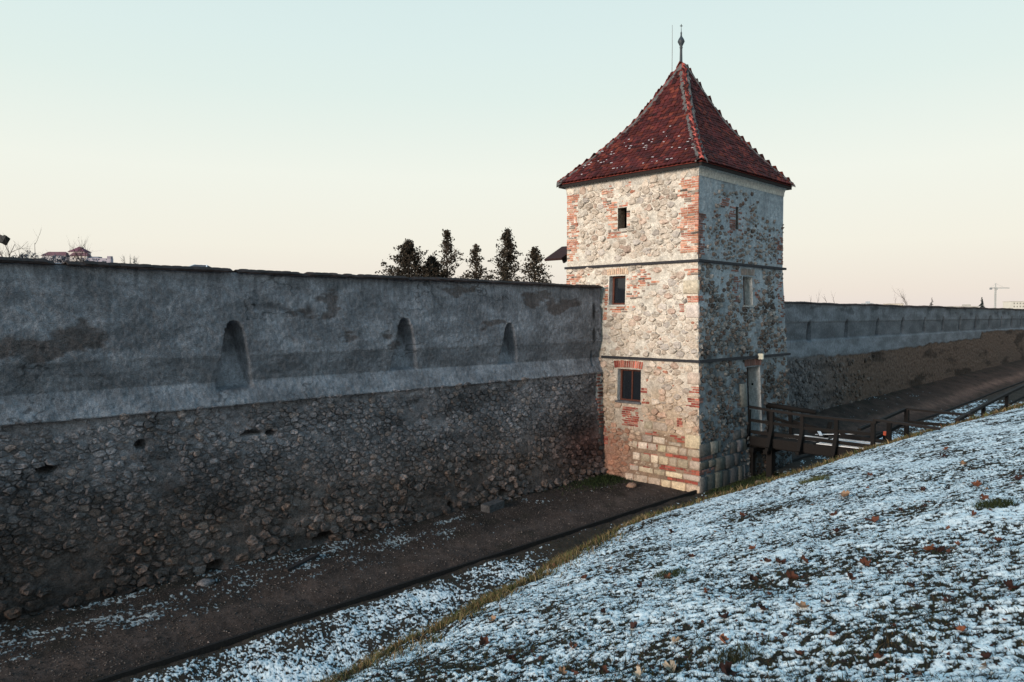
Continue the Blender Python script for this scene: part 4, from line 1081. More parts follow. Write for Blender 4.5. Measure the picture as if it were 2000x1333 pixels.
# (a) the bank
n_ = 290000
r_ = 2.1 * (16 / 2.1) ** rr.random(n_); a_ = np.radians(-2 + 80 * rr.random(n_)); a_[:36000] = np.radians(-65 + 63 * rr.random(36000)); X = r_ * np.cos(a_); Y = r_ * np.sin(a_)
e, strip, path, edge, face = zones(X, Y); h = snow_height(X, Y)
keep = (rr.random(n_) < np.where(h < .03, 1.0, 0.42 * np.exp(-h * 2.5))) & (e < 1.0)
X, Y, h = X[keep], Y[keep], h[keep]; n_ = len(X)
L = .022 + .045 * rr.random(n_) ** 1.5; L *= 1 + .6 * (h < -.2)
V1 = blades(X, Y, L, .55 + .4 * rr.random(n_), .0035 + .0012 * np.hypot(X, Y) / 3, gcol(n_, [.24, .16, .26, .14, .06, .14]), rr)
# (b) the long pale grass along the crest
n_ = 110000
X = 2 + 34 * rr.random(n_) ** 1.3; yb = np.interp(X, YB_X, YB_Y); Y = yb - 1.0 + 1.9 * rr.random(n_)
e, strip, path, edge, face = zones(X, Y)
cl = fbm(X * 1.3, Y * 1.3, 3, 501)
keep = rr.random(n_) < np.clip(np.exp(-((e - .05) / .5) ** 2) * 1.1 + face * .6, 0, 1) * np.clip(.25 + 1.5 * cl, .02, .8)
X, Y, cl = X[keep], Y[keep], cl[keep]; n_ = len(X)
EC = np.array([[.14, .10, .05], [.10, .085, .04], [.055, .068, .024], [.20, .15, .085], [.038, .048, .018], [.10, .052, .03]])
ec = EC[rr.choice(6, n_, p=[.24, .22, .2, .14, .12, .08])] * np.exp(rr.normal(0, .2, (n_, 1)))
V2 = blades(X, Y, (.05 + .11 * rr.random(n_) ** 1.4) * (1 + .02 * X), .35 + .5 * rr.random(n_), .006 + .0008 * X, ec, rr)
# (c) green growth at the foot of the tower and in the wall corner
n_ = 9000
X = np.concatenate([rr.normal(22.0, .9, n_ // 3), 22.6 + 5 * rr.random(n_ // 3), rr.normal(21.5, .8, n_ - 2 * (n_ // 3))])
Y = np.concatenate([rr.normal(17.0, .35, n_ // 3), 12.3 + 1.0 * rr.random(n_ // 3), rr.normal(11.7, .5, n_ - 2 * (n_ // 3))])
ok = ~((X > 22.65) & (Y > 13.4))
X, Y = X[ok], Y[ok]; n_ = len(X)
V3 = blades(X, Y, .05 + .09 * rr.random(n_), .4 + .4 * rr.random(n_), .02 + 0 * X, np.array([.025, .035, .014]) * np.exp(rr.normal(0, .35, (n_, 1))), rr)
# (d) withered blades in the strip of turf by the kerb
n_ = 26000
X = 1 + 24 * rr.random(n_) ** 1.2; Y = 9.5 + 4.0 * rr.random(n_)
e, strip, path, edge, face = zones(X, Y); h = snow_height(X, Y)
keep = (strip > .4) & (h < .05); X, Y = X[keep], Y[keep]; n_ = len(X)
V4 = blades(X, Y, .03 + .04 * rr.random(n_), .5 + .4 * rr.random(n_), .009 + 0 * X, gcol(n_, [.15, .1, .3, .2, .1, .15]), rr)
Vs, Fs, Cs = [], [], []; b = 0
for V_, F_, C_ in (V1, V2, V3, V4): Vs.append(V_); Fs.append(F_ + b); Cs.append(C_); b += len(V_)
part('grass', np.concatenate(Vs), np.concatenate(Fs), M['grass'], np.concatenate(Cs), kind='stuff', label='short withered grass poking through the snow and along the crest of the bank')
del Vs, Fs, Cs, V1, V2, V3, V4
# tussocks
def tussock(x, y, r, n_, L, col, label):
    a = rr.random(n_) * 2 * math.pi; d_ = r * rr.random(n_) ** .6
    X = x + d_ * np.cos(a); Y = y + d_ * np.sin(a)
    V_, F_, C_ = blades(X, Y, L * (.5 + .5 * rr.random(n_)), .35 + .5 * rr.random(n_), .006 + 0 * X, np.array(col) * np.exp(rr.normal(0, .3, (n_, 1))), rr)
    part('grass_tussock', V_, F_, M['grass'], C_, None, False, (x, y, gz_(x, y)), label=label, cat='grass tuft', group='tussocks on the bank')
tussock(9.8, 2.02, .20, 700, .12, (.030, .038, .016), 'dark green tussock alone in the snow by the right edge')
tussock(7.5, 4.83, .20, 500, .10, (.035, .042, .018), 'straggly dark tussock among brown leaves at mid bank')
tussock(15.9, 6.6, .32, 700, .16, (.07, .075, .03), 'olive tussock on the crest of the bank in front of the bridge')
tussock(4.6, 2.45, .16, 350, .09, (.032, .034, .018), 'low dark tussock in the lower middle of the bank')
# gravel
n_ = 26000
X = 1.5 + 30 * rr.random(n_) ** 1.3; Y = 13.7 + 3.8 * rr.random(n_); ok = ~((X > 22.4) & (Y > 13.2)); X, Y = X[ok], Y[ok]; n_ = len(X)
s_ = (.006 + .016 * rr.random(n_) ** 3)[:, None]
Z = terrain(X, Y) + .006
base = np.array([[1, 0, 0], [0, 1, 0], [-1, 0, 0], [0, -1, 0], [0, 0, .8], [0, 0, -.8]])
ang = rr.random(n_) * 6.28; ca, sa = np.cos(ang), np.sin(ang)
P = np.empty((n_, 6, 3))
for k in range(6):
    bx, by, bz = base[k]; q = s_[:, 0] * np.exp(rr.normal(0, .3, n_))
    P[:, k, 0] = X + q * (bx * ca - by * sa); P[:, k, 1] = Y + q * (bx * sa + by * ca); P[:, k, 2] = Z + q * bz
ft = np.array([[0, 1, 4], [1, 2, 4], [2, 3, 4], [3, 0, 4], [1, 0, 5], [2, 1, 5], [3, 2, 5], [0, 3, 5]])
F = (np.arange(n_)[:, None, None] * 6 + ft[None]).reshape(-1, 3)
C = np.repeat(np.array([.075, .062, .056]) * np.exp(rr.normal(0, .6, (n_, 1))), 6, 0)
part('gravel', P.reshape(-1, 3), F, M['rubble'], C, kind='stuff', label='small gravel strewn over the ditch path')

# ------------------------------------------------------------------ fallen leaves and twigs
def leaf_mesh(seed, col):
    q = np.random.default_rng(seed)
    n_ = 22; V_ = [(0, 0, .1)]; F_ = []
    cup = q.uniform(.5, 1.3); fold = q.uniform(.2, .9)
    for ring_ in (.5, 1.0):
        for i in range(n_):
            t = 2 * math.pi * i / n_
            lob = .62 + .38 * abs(math.cos(2.5 * t)) ** .8 + .06 * (-1) ** i
            r_ = ring_ * lob * (1.05 if abs(t - math.pi) > .25 else .6) * (1 + q.normal(0, .05))
            x, y = r_ * math.cos(t), r_ * math.sin(t) * .86
            V_.append((x, y, .1 + cup * r_ * r_ * .55 + fold * abs(y) * .6 + .22 * math.sin(3 * t + seed) * ring_))
    for i in range(n_): F_.append((0, 1 + i, 1 + (i + 1) % n_))
    for i in range(n_): F_.append((1 + i, 1 + n_ + i, 1 + n_ + (i + 1) % n_, 1 + (i + 1) % n_))
    st = [(-.55, 0, .12), (-.55, .03, .14), (-1.25, .08, .05), (-1.25, .05, .03)]; b = len(V_); V_ += st; F_.append((b, b + 1, b + 2, b + 3))
    me = mesh('fallen_leaf', V_, F_, M['leaf'], np.array(col)); md = None
    return me
LCOL = {'brown': (.095, .036, .022), 'dark': (.038, .017, .014), 'orange': (.20, .075, .040), 'tan': (.26, .165, .105), 'pale': (.44, .35, .26)}
LM = {k: [leaf_mesh(i * 7 + j, np.array(c) * (1 - .15 * j)) for j in range(3)] for i, (k, c) in enumerate(LCOL.items())}
rr = np.random.default_rng(71)
def leaf(x, y, size, kind, label=None, tilt=.35):
    label = label or {'brown': 'small brown dead leaf curled in the snow of the bank', 'dark': 'small blackish dead leaf crumpled in the snow of the bank', 'orange': 'small orange brown leaf bright against the snow of the bank', 'tan': 'small tan leaf low on the snowy bank near the crest'}[kind]
    size = .85 * (size if size < .07 else .07 + (size - .07) * .35)
    me = LM[kind][int(rr.integers(3))]
    z = gz_(x, y) + .006 + .04 * size
    o = link('fallen_leaf', me, None, (x, y, z), None, label, 'leaf', 'fallen leaves on the snowy bank')
    o.scale = (size, size, size * .9); o.rotation_euler = (rr.normal(.1, tilt), rr.normal(.1, tilt), rr.random() * 6.28)
leaf(4.3, 2.75, 0.081, 'pale', 'big pale leaf standing on edge at the lower end of the bank')
leaf(4.08, 2.85, 0.052, 'pale', 'pale curled leaf just left of the big pale leaf')
leaf(5.67, 2.44, 0.065, 'tan', 'tan orange leaf alone on open snow in the middle of the bank')
leaf(12.47, 4.68, 0.215, 'tan', 'long tan curled leaf upslope of the olive tussock')
leaf(14.88, 3.54, 0.136, 'tan', 'flat tan leaf high on the bank near the path railing')
leaf(7.75, 2.1, 0.067, 'orange', 'orange half of a leaf pair in the snow')
leaf(7.63, 2.0, 0.071, 'dark', 'dark half of a leaf pair touching an orange leaf')
leaf(4.87, 2.68, 0.052, 'orange', 'bright orange leaf lying flat below a dark brown one')
leaf(5.45, 2.99, 0.063, 'dark', 'dark brown crumpled leaf standing up above a bright orange one')
leaf(4.86, 3.08, 0.059, 'pale', 'cup shaped pale leaf on its side above the big pale leaf')
leaf(4.29, 2.34, 0.095, 'dark', 'widest dark red leaf, lying flat at the lowest edge of the snow')
leaf(7.62, 3.25, 0.105, 'brown', 'large brown crumpled leaf uppermost in a loose cluster')
leaf(6.09, 1.14, 0.07, 'dark', 'long dark leaf at the right edge of the bank')
leaf(4.79, 5.18, 0.086, 'brown', 'reddish brown leaf nearest the crest on the lower bank')
leaf(11.87, 2.66, 0.116, 'orange', 'orange leaf upslope of the dark green tussock')
leaf(4.26, 3.31, 0.056, 'brown')
leaf(4.22, 3.68, 0.05, 'tan')
leaf(4.71, 3.99, 0.05, 'orange')
leaf(5.58, 5.9, 0.066, 'tan')
leaf(9.21, 8.23, 0.11, 'brown')
leaf(10.74, 6.91, 0.111, 'brown')
leaf(7.33, 4.75, 0.062, 'orange')
leaf(7.46, 6.12, 0.07, 'brown')
leaf(9.64, 3.24, 0.081, 'brown')
leaf(6.87, 3.06, 0.085, 'brown')
leaf(7.29, 2.54, 0.067, 'brown')
leaf(6.81, 2.5, 0.064, 'brown')
leaf(5.16, 1.22, 0.04, 'orange')
leaf(18.64, 4.77, 0.106, 'orange')
leaf(17.39, 4.54, 0.162, 'dark')
leaf(7.85, 1.89, 0.05, 'orange')
leaf(5.04, 1.95, 0.036, 'brown')
leaf(7.59, 3.5, 0.082, 'brown')
leaf(7.66, 3.7, 0.065, 'brown')
leaf(10.39, 2.24, 0.072, 'brown')
leaf(6.91, 3.5, 0.077, 'dark')
leaf(5.21, 1.63, 0.031, 'brown')
leaf(10.73, 4.16, 0.076, 'brown')
leaf(5.65, 2.77, 0.058, 'dark')
leaf(9.22, 3.54, 0.065, 'dark')
leaf(8.59, 4.32, 0.059, 'orange')
leaf(10.41, 3.18, 0.062, 'brown')
leaf(12.23, 3.45, 0.071, 'dark')
leaf(15.54, 5.33, 0.083, 'brown')
leaf(9.18, 2.08, 0.058, 'brown')
leaf(6.35, 1.85, 0.047, 'dark')
leaf(7.93, 1.59, 0.054, 'brown')
leaf(5.29, 3.76, 0.057, 'dark')
leaf(4.36, 4.36, 0.055, 'dark')
leaf(6.37, 3.68, 0.052, 'brown')
leaf(5.81, 1.46, 0.042, 'dark')
leaf(4.65, 1.52, 0.039, 'brown')
leaf(4.7, 0.98, 0.042, 'dark')
leaf(4.73, 2.05, 0.039, 'brown')
leaf(8.37, 5.07, 0.061, 'brown')
leaf(11.7, 6.09, 0.081, 'brown')
leaf(6.82, 4.78, 0.053, 'dark')
leaf(5.67, 4.39, 0.052, 'dark')
leaf(12.04, 2.19, 0.073, 'dark')
leaf(5.87, 2.31, 0.042, 'dark')

# scraps of leaf and twig too small to count
n_ = 5200
r_ = 2.2 * (15 / 2.2) ** rr.random(n_); a_ = np.radians(2 + 76 * rr.random(n_)); X = r_ * np.cos(a_); Y = r_ * np.sin(a_)
e, strip, path, edge, face = zones(X, Y); keep = (e < .4) & (fbm(X * .8, Y * .8, 3, 701) > -.35 + .5 * rr.random(n_)); X, Y = X[keep], Y[keep]; n_ = len(X); Z = terrain(X, Y) + .014
s_ = (.008 + .018 * rr.random(n_) ** 1.6) * (1 + .03 * np.hypot(X, Y)); az = rr.random(n_) * 6.28; tl_ = rr.normal(0, .6, n_); el = .35 + .65 * rr.random(n_)
ux, uy = np.cos(az), np.sin(az); P = np.empty((n_, 6, 3))
for k, (a, b, c) in enumerate(((-1, -.2, .3), (-.2, -.8, 0), (.8, -.5, .35), (1, .4, .5), (.1, .9, .1), (-.8, .6, .45))):
    a2 = a * s_ * (1 + rr.normal(0, .2, n_)); b2 = b * s_ * el
    P[:, k] = np.stack([X + ux * a2 - uy * b2, Y + uy * a2 + ux * b2, Z + c * s_ * (.6 + rr.normal(0, .3, n_)) + tl_ * b2], 1)
F = np.concatenate([np.arange(n_)[:, None] * 6 + np.array([[0, 1, 2, 4]]), np.arange(n_)[:, None] * 6 + np.array([[0, 4, 5, 0]])[:, :4] * 0 + np.arange(n_)[:, None] * 0 + np.array([[2, 3, 4, 1]])])
LC = np.array([[.06, .024, .016], [.035, .016, .012], [.10, .04, .022], [.022, .013, .011], [.13, .075, .045]])
C = np.repeat(LC[rr.choice(5, n_, p=[.3, .3, .14, .2, .06])] * np.exp(rr.normal(0, .25, (n_, 1))), 6, 0)
part('leaf_litter', P.reshape(-1, 3), F[:n_], M['leaf'], C, kind='stuff', label='scraps of dead leaf scattered through the snow')

# ------------------------------------------------------------------ trees behind the wall
def limb(mb, p, d, L, r, depth, rr, col, spread=.6, up=.15, tips=None, seg=4):
    P = [Vector(p)]; dv = Vector(d).normalized(); rad = [r]
    for i in range(seg):
        dv = (dv + Vector(rr.normal(0, .14, 3)) + Vector((0, 0, up * .3))).normalized()
        P.append(P[-1] + dv * (L / seg)); rad.append(r * (1 - .75 * (i + 1) / seg))
    V_, F_ = tube(P, rad, 5 if depth > 0 else 4); mb.add(V_, F_, col)
    if tips is not None: tips.append(P[-1]); tips.append(P[-2])
    if depth > 0:
        for k in range(int(rr.integers(3, 6))):
            t = rr.uniform(.25, 1); i = min(seg - 1, int(t * seg)); q = P[i].lerp(P[i + 1], t * seg - i)
            sd = dv.orthogonal().normalized(); sd.rotate(Matrix.Rotation(rr.random() * 6.28, 3, dv))
            limb(mb, q, (dv * (1 - spread) + sd * spread + Vector((0, 0, up))), L * rr.uniform(.4, .65), r * .5 * (1 - .4 * t), depth - 1, rr, col, spread, up, tips, seg)
def leaves(centres, spread, n_each, size, col, rr, flat=1.0):
    Vl = []; Fl = []; Cl = []
    for c in centres:
        tone = np.exp(rr.normal(0, .35))
        for _ in range(n_each):
            p = np.array(c) + rr.normal(0, 1, 3) * spread * [1, 1, .8 * flat]; s_ = size * rr.uniform(.6, 1.3)
            u = rr.normal(0, 1, 3); u /= np.linalg.norm(u); v = np.cross(u, rr.normal(0, 1, 3)); v /= np.linalg.norm(v)
            b = len(Vl); Vl += [tuple(p - u * s_ * .5), tuple(p + v * s_ * .32), tuple(p + u * s_ * .5), tuple(p - v * s_ * .32)]; Fl.append((b, b + 1, b + 2, b + 3))
            cc_ = np.array(col) * tone * rr.uniform(.7, 1.3); Cl += [tuple(cc_)] * 4
    return Vl, Fl, Cl
def crown_tree(name, x, y, zb, zt, rad, label, seed, dens=1.0, col=(.035, .032, .020), narrow=.9, gaps=.35, base=.15):
    q = np.random.default_rng(seed); t = thing(name, (x, y, zb), label, 'tree', 'trees behind the wall')
    H = zt - zb; mb = MB(); tips = []
    V_, F_ = tube([(x, y, zb - .3), (x + .05, y, zb + H * .5), (x, y + .04, zt - .1 * H)], [.13, .085, .02], 7); mb.add(V_, F_, (.05, .04, .035)); mb.build('trunk', M['bark'], t, True)
    mb = MB(); cs_ = []
    nb = int(105 * dens)
    for k in range(nb):
        f = base + (1 - base) * (k + q.random()) / nb; z = zb + H * f
        prof = rad * (1 - f) ** narrow + .05
        prof *= q.uniform(.35, 1.25); a = q.random() * 6.28
        tip = (x + prof * math.cos(a), y + prof * math.sin(a), z + prof * q.uniform(.15, .55))
        V_, F_ = tube([(x, y, z - prof * .35), ((x * .5 + tip[0] * .5), (y * .5 + tip[1] * .5), z + prof * .05), tip], [.03 * (1.2 - f), .018, .006], 4); mb.add(V_, F_, (.045, .036, .03))
        for w in (.4, .7, 1.0):
            if q.random() < gaps: continue
            cs_.append((x + (tip[0] - x) * w, y + (tip[1] - y) * w, z + (tip[2] - z) * w + q.normal(0, .06)))
    for k in range(3): cs_.append((x + q.normal(0, .05), y + q.normal(0, .05), zt - .22 * k))
    mb.build('limbs', M['bark'], t)
    V_, F_, C_ = leaves(cs_, .10, 11, .16, col, q)
    part('crown', V_, F_, M['grass'], C_, t)
crown_tree('leafy_tree', 29.3, 38.8, -2.6, 4.75, 5.6, 'broad dense dark tree, leftmost of the group behind the wall', 1, 1.9, (.040, .032, .024), gaps=.2, narrow=.95, base=.55)
crown_tree('leafy_tree', 30.35, 37.7, -2.6, 3.7, 2.4, 'small black conical tree tucked against the broad dense dark one', 2, 1.6, (.014, .013, .011), gaps=.0, narrow=.8, base=.5)
crown_tree('leafy_tree', 31.1, 37.1, -2.6, 5.45, 3.1, 'tall loose tree with two visible stems, standing left of a thin sparse sapling', 3, 1.15, (.044, .035, .026), gaps=.48, narrow=.9, base=.5)
crown_tree('leafy_tree', 32.4, 35.7, -2.6, 4.5, 2.2, 'thin sparse sapling between the two tall trees', 4, .8, (.044, .035, .026), gaps=.45, narrow=.9, base=.5)
crown_tree('leafy_tree', 33.85, 34.3, -2.6, 5.5, 3.3, 'tall pointed conical tree, fullest of those nearer the tower', 5, 1.6, (.040, .033, .025), gaps=.36, narrow=1.0, base=.5)
crown_tree('leafy_tree', 35.1, 33.0, -2.6, 4.3, 3.0, 'short light tree closest to the tower', 6, .85, (.048, .038, .028), gaps=.2, narrow=.95, base=.5)

# bare growth showing above the wall
def bare_tree(name, x, y, z0, H, r, label, seed, depth=2, n=1, spread=.55, lean=(0, 0), col=(.045, .035, .032), trunk0=None, group='bare trees beyond the wall', leafn=0):
    q = np.random.default_rng(seed); t = thing(name, (x, y, -2.6), label, 'tree', group)
    mb = MB(); V_, F_ = tube([(x, y, -2.7), (x, y, z0)], [r * 1.25, r], 6); mb.add(V_, F_, col); mb.build('trunk', M['bark'], t)
    mb = MB(); tips = []
    for k in range(n): limb(mb, (x, y, z0 - .02), (lean[0] + q.normal(0, .5) * (n > 1), lean[1] + q.normal(0, .5) * (n > 1), 1), H * q.uniform(.75, 1.1), r * .85, depth, q, col, spread, .25, tips)
    mb.build('branches', M['bark'], t)
    if leafn:
        V_, F_, C_ = leaves([tuple(p) for p in tips[::max(1, len(tips) // leafn)]], .01, 1, .07, (.03, .02, .018), q); part('dry_leaves', V_, F_, M['grass'], C_, t)
    return t
bare_tree('bare_sapling', 4.95, 26.3, 1.1, 1.45, .028, 'bare thorny sapling at the left edge beside the dark floodlight', 11, 2, 2)
bare_tree('bare_sapling', 6.1, 28.0, 1.2, .9, .025, 'low bare twigs leaning right in front of the castle, left of the leaning branch', 12, 2, 2, lean=(.5, -.5))
bare_tree('bare_sapling', 6.55, 27.5, 1.1, 1.1, .03, 'bare branch leaning across the front of the castle', 13, 2, 1, lean=(.9, -.9), leafn=3)
bare_tree('bare_sapling', 7.25, 26.8, 1.2, 1.05, .03, 'upright bare sapling with one dry leaf in front of the castle end', 14, 2, 1, leafn=2)
bare_tree('bare_sapling', 4.7, 26.6, 1.6, 2.0, .02, 'thin bare twig rising highest at the left edge behind the floodlight', 15, 2, 2)
bare_tree('bare_sapling', 5.6, 26.2, 1.1, 1.2, .022, 'bare twigs between the floodlight and the castle', 16, 2, 3, leafn=2)
bare_tree('bare_sapling', 6.9, 27.2, 1.1, .75, .02, 'tangle of low bare twigs in front of the castle roof', 17, 2, 3, leafn=3)
fl = thing('floodlight', (4.72, 26.5, -2.6), 'black tilted floodlight on a pole cut by the left edge, above the wall', 'floodlight')
mb = MB(); V_, F_ = tube([(4.55, 26.65, -2.6), (4.55, 26.65, 2.2)], .04, 6); mb.add(V_, F_, (.02, .02, .022)); mb.build('pole', M['metal'], fl)
mb = MB(); V_, F_ = beam((4.52, 26.68, 2.42), (4.90, 26.32, 2.24), .22, .20, (.2, .2, 1)); mb.add(V_, F_, (.012, .012, .014)); mb.build('housing', M['metal'], fl)
mb = MB(); V_, F_ = beam((4.95, 26.28, 2.225), (4.90, 26.325, 2.25), .26, .24, (.2, .2, 1)); mb.add(V_, F_, (.015, .015, .016)); mb.build('hood', M['metal'], fl)
for i, (x, y, zt, lab) in enumerate(((59.7, 25.3, 1.62, 'thin bare twig nearest the tower above the far wall'), (60.05, 24.93, 1.75, 'thin bare twig, second from the tower above the far wall'), (60.7, 24.3, 1.95, 'forked bare twig above the far wall, taller of two forked ones'), (61.15, 23.9, 2.05, 'bare forked sapling, last of the row of twigs above the far wall'))):
    bare_tree('bare_sapling', x, y, .7, zt - .7, .022, lab, 20 + i, 1, 1, spread=.35, group='bare twigs above the far wall')
bare_tree('bare_tree', 119.6, 36.1, 0.6, 2.9, .06, 'fine branched bare tree above the far wall, left of a small leafless conifer', 31, 3, 2, spread=.45, col=(.16, .14, .13))
bare_tree('bare_tree', 118.1, 37.6, 0.6, 2.7, .04, 'single thin bare stem above the far wall beside the fine branched tree', 32, 1, 1, spread=.3, col=(.16, .14, .13))
def conifer(name, x, y, zb, zt, rad, label, seed, col, dens=1.0, group=None, size=.3):
    q = np.random.default_rng(seed); t = thing(name, (x, y, zb), label, 'tree', group)
    mb = MB(); V_, F_ = tube([(x, y, zb), (x, y, zt)], [.16, .03], 6); mb.add(V_, F_, (.05, .04, .035)); mb.build('trunk', M['bark'], t)
    V_ = []; F_ = []; C_ = []; H = zt - zb; n_ = int(170 * dens)
    for k in range(n_):
        f = (k + q.random()) / n_; z = zb + H * (.08 + .92 * f); r_ = rad * (1 - f) ** .9 * q.uniform(.7, 1.15) + .08; a = q.random() * 6.28
        tip = np.array([x + r_ * math.cos(a), y + r_ * math.sin(a), z - .28 * r_]); w = .10 + .22 * r_; sd = np.array([-math.sin(a), math.cos(a), 0]) * w
        b = len(V_); c = np.array([x, y, z + .05]); m_ = (c + tip) / 2
        V_ += [tuple(c), tuple(m_ + sd - [0, 0, .12 * r_]), tuple(tip), tuple(m_ - sd - [0, 0, .12 * r_]), tuple(m_ + [0, 0, .05])]
        F_ += [(b, b + 1, b + 4), (b + 1, b + 2, b + 4), (b + 2, b + 3, b + 4), (b + 3, b, b + 4)]; C_ += [tuple(np.array(col) * q.uniform(.6, 1.3))] * 5
    part('crown', V_, F_, M['grass'], C_, t); return t
conifer('spruce_tree', 173.8, 38.6, -4, 3.65, 2.3, 'dark spruce standing just left of the tower crane', 41, (.025, .035, .035), 1.2)
conifer('larch_tree', 166.6, 45.8, -4, 3.55, 2.4, 'thin leafless conifer above the far wall, midway to the spruce', 42, (.13, .12, .115), .35)

# tower crane far off
cx, cy = 1758, 367
cr_ = thing('tower_crane', (cx, cy, -5), 'pale tower crane on the horizon beyond the far wall', 'crane')
PCR = (.40, .42, .42); dl = np.array([.707, -.707, 0])
def lattice(name, a, b, w, n_, parent, col, t=.28):
    mb = MB(); a = Vector(a); b = Vector(b); d = (b - a).normalized(); u = Vector((0, 0, 1)) if abs(d.z) < .9 else Vector((.707, .707, 0)); s = d.cross(u).normalized(); u = s.cross(d)
    cs_ = [s * (i * w / 2) + u * (j * w / 2) for i, j in ((-1, -1), (1, -1), (1, 1), (-1, 1))]
    for c in cs_: V_, F_ = beam(a + c, b + c, t, t); mb.add(V_, F_, col)
    for k in range(n_):
        p = a.lerp(b, k / n_); q = a.lerp(b, (k + 1) / n_)
        for i in range(4):
            V_, F_ = beam(p + cs_[i], q + cs_[(i + 1) % 4], t * .7, t * .7); mb.add(V_, F_, col)
            V_, F_ = beam(q + cs_[i], q + cs_[(i + 1) % 4], t * .7, t * .7); mb.add(V_, F_, col)
    return mb.build(name, M['metal'], parent)
o = np.array([cx, cy, 0.])
lattice('mast', o + [0, 0, -5], o + [0, 0, 57], 2.6, 16, cr_, PCR, .6); lattice('peak', o + [0, 0, 57], o + [0, 0, 65], 1.2, 3, cr_, PCR, .5)
lattice('jib', o + [0, 0, 55.5], o + dl * 28 + [0, 0, 55.5], 1.6, 9, cr_, PCR, .5); lattice('counter_jib', o + [0, 0, 55.5], o - dl * 11 + [0, 0, 55.5], 1.6, 4, cr_, PCR, .5)
mb = MB(); V_, F_ = beam(o - dl * 11.5 + [0, 0, 54], o - dl * 7.5 + [0, 0, 54], 2.4, 3.6); mb.add(V_, F_, (.2, .22, .24)); mb.build('counterweight', M['metal'], cr_)
mb = MB(); V_, F_ = beam(o + dl * 1.5 + [0, 0, 53], o + dl * 4 + [0, 0, 53], 2, 2.6); mb.add(V_, F_, (.35, .37, .38)); mb.build('cab', M['metal'], cr_)
for a, b in ((o + [0, 0, 64.5], o + dl * 18 + [0, 0, 56.3]), (o + [0, 0, 64.5], o - dl * 10 + [0, 0, 56.3])):
    mb = MB(); V_, F_ = beam(a, b, .25, .25); mb.add(V_, F_, PCR); mb.build('stay', M['metal'], cr_)
# far blocks of flats
def block_of_flats(p, w, dpt, zb, zt, col, label, rows=0, cols_=0, hut=None):
    p = np.array([p[0], p[1], 0.]); ld = np.array([.707, -.707, 0]); dd = np.array([.707, .707, 0])
    t = thing('apartment_building', (p[0], p[1], zb), label, 'building', 'far apartment buildings')
    def bx(l0, l1, d0, d1, z0, z1):
        return [tuple(p + ld * l + dd * d_ + [0, 0, z]) for z in (z0, z1) for l, d_ in ((l0, d0), (l1, d0), (l1, d1), (l0, d1))], BOXF
    mb = MB(); mb.add(*bx(0, w, 0, dpt, zb, zt), col); mb.build('wall', M['far'], t)
    mb = MB(); mb.add(*bx(-.3, w + .3, -.3, dpt + .3, zt, zt + .4), np.array(col) * .8); 
    mb.build('roof', M['far'], t)
    if hut: mb = MB(); mb.add(*bx(*hut), np.array(col) * .75); mb.build('roof_hut', M['far'], t)
    for r_ in range(rows):
        for c in range(cols_):
            mb = MB(); l = w * (c + .5) / cols_; z = zt - 1.6 - r_ * 2.9
            mb.add(*bx(l - .65, l + .65, -.12, .05, z - .75, z + .65), np.array(col) * .45); mb.build('window', M['far'], t)
block_of_flats((831.8, 159.4), 26, 14, -10, 12.9, (.62, .60, .55), 'cream block of flats with rows of windows at the right edge', 3, 9)
block_of_flats((791, 199.9), 25, 12, -10, 8.3, (.55, .53, .50), 'low long pale block just left of the spruce', 1, 9, (14, 19, 2, 8, 8.7, 10.4))
block_of_flats((733.5, 257.7), 6.5, 10, -10, 11.2, (.50, .54, .58), 'small pale block with rooftop masts, nearest the tower', 1, 3, (2, 4.5, 2, 6, 11.6, 13.2))
block_of_flats((744, 246.5), 4.5, 10, -10, 9.6, (.22, .27, .32), 'small blue grey roof between two pale blocks', 0, 0)
block_of_flats((748.5, 242.6), 14, 10, -10, 10.8, (.60, .55, .48), 'cream flat roofed block behind the fine bare tree', 1, 6)
# the hill with its castle, far to the left
hx, hy = 165., 690.
xs = np.linspace(-350, 700, 60); ys = np.linspace(330, 1250, 50); Xh, Yh = np.meshgrid(xs, ys, indexing='ij')
Zh = -6 + 47.5 * np.exp(-((Xh - hx) / 210) ** 2 - ((Yh - hy) / 200) ** 2) + 4 * fbm(Xh / 60, Yh / 60, 3, 601) * np.exp(-((Xh - hx) / 260) ** 2 - ((Yh - hy) / 260) ** 2)
part('hill', np.stack([Xh, Yh, Zh], -1).reshape(-1, 3), grid_faces(60, 50), M['far'], (.16, .17, .19), kind='structure', smooth=True)
ca = thing('castle', (172.5, 679, 38), 'far hilltop castle with red roofs and pale walls behind the bare branches', 'castle')
p0 = np.array([172.5, 679., 43.4]); ld = np.array([.707, -.707, 0]); dd = np.array([.707, .707, 0])
CS = 1.12
def cb(name, l0, l1, d0, d1, z0, z1, col, parent=ca):
    mb = MB(); mb.add([tuple(p0 + ld * l * CS + dd * d_ + [0, 0, z]) for z in (z0, z1) for l, d_ in ((l0, d0), (l1, d0), (l1, d1), (l0, d1))], BOXF, col); return mb.build(name, M['far'], parent)
def croof(l0, l1, d0, d1, z0, z1, inset_, col, parent):
    dm = (d0 + d1) / 2
    pts = [(l0, d0, z0), (l1, d0, z0), (l1, d1, z0), (l0, d1, z0), (l0 + inset_, dm, z1), (l1 - inset_, dm, z1)]
    mb = MB(); mb.add([tuple(p0 + ld * l * CS + dd * d_ + [0, 0, z]) for l, d_, z in pts], [(0, 1, 5, 4), (1, 2, 5), (2, 3, 4, 5), (3, 0, 4), (3, 2, 1, 0)], col); return mb.build('roof', M['far'], parent)
CW = (.58, .53, .52); CRF = (.17, .095, .11)
w = cb('wall', -22, -4.2, 0, 9, -6, 5.2, (.42, .40, .42)); croof(-22.6, -3.8, -.6, 9.6, 5.2, 8.6, 3, CRF, w)
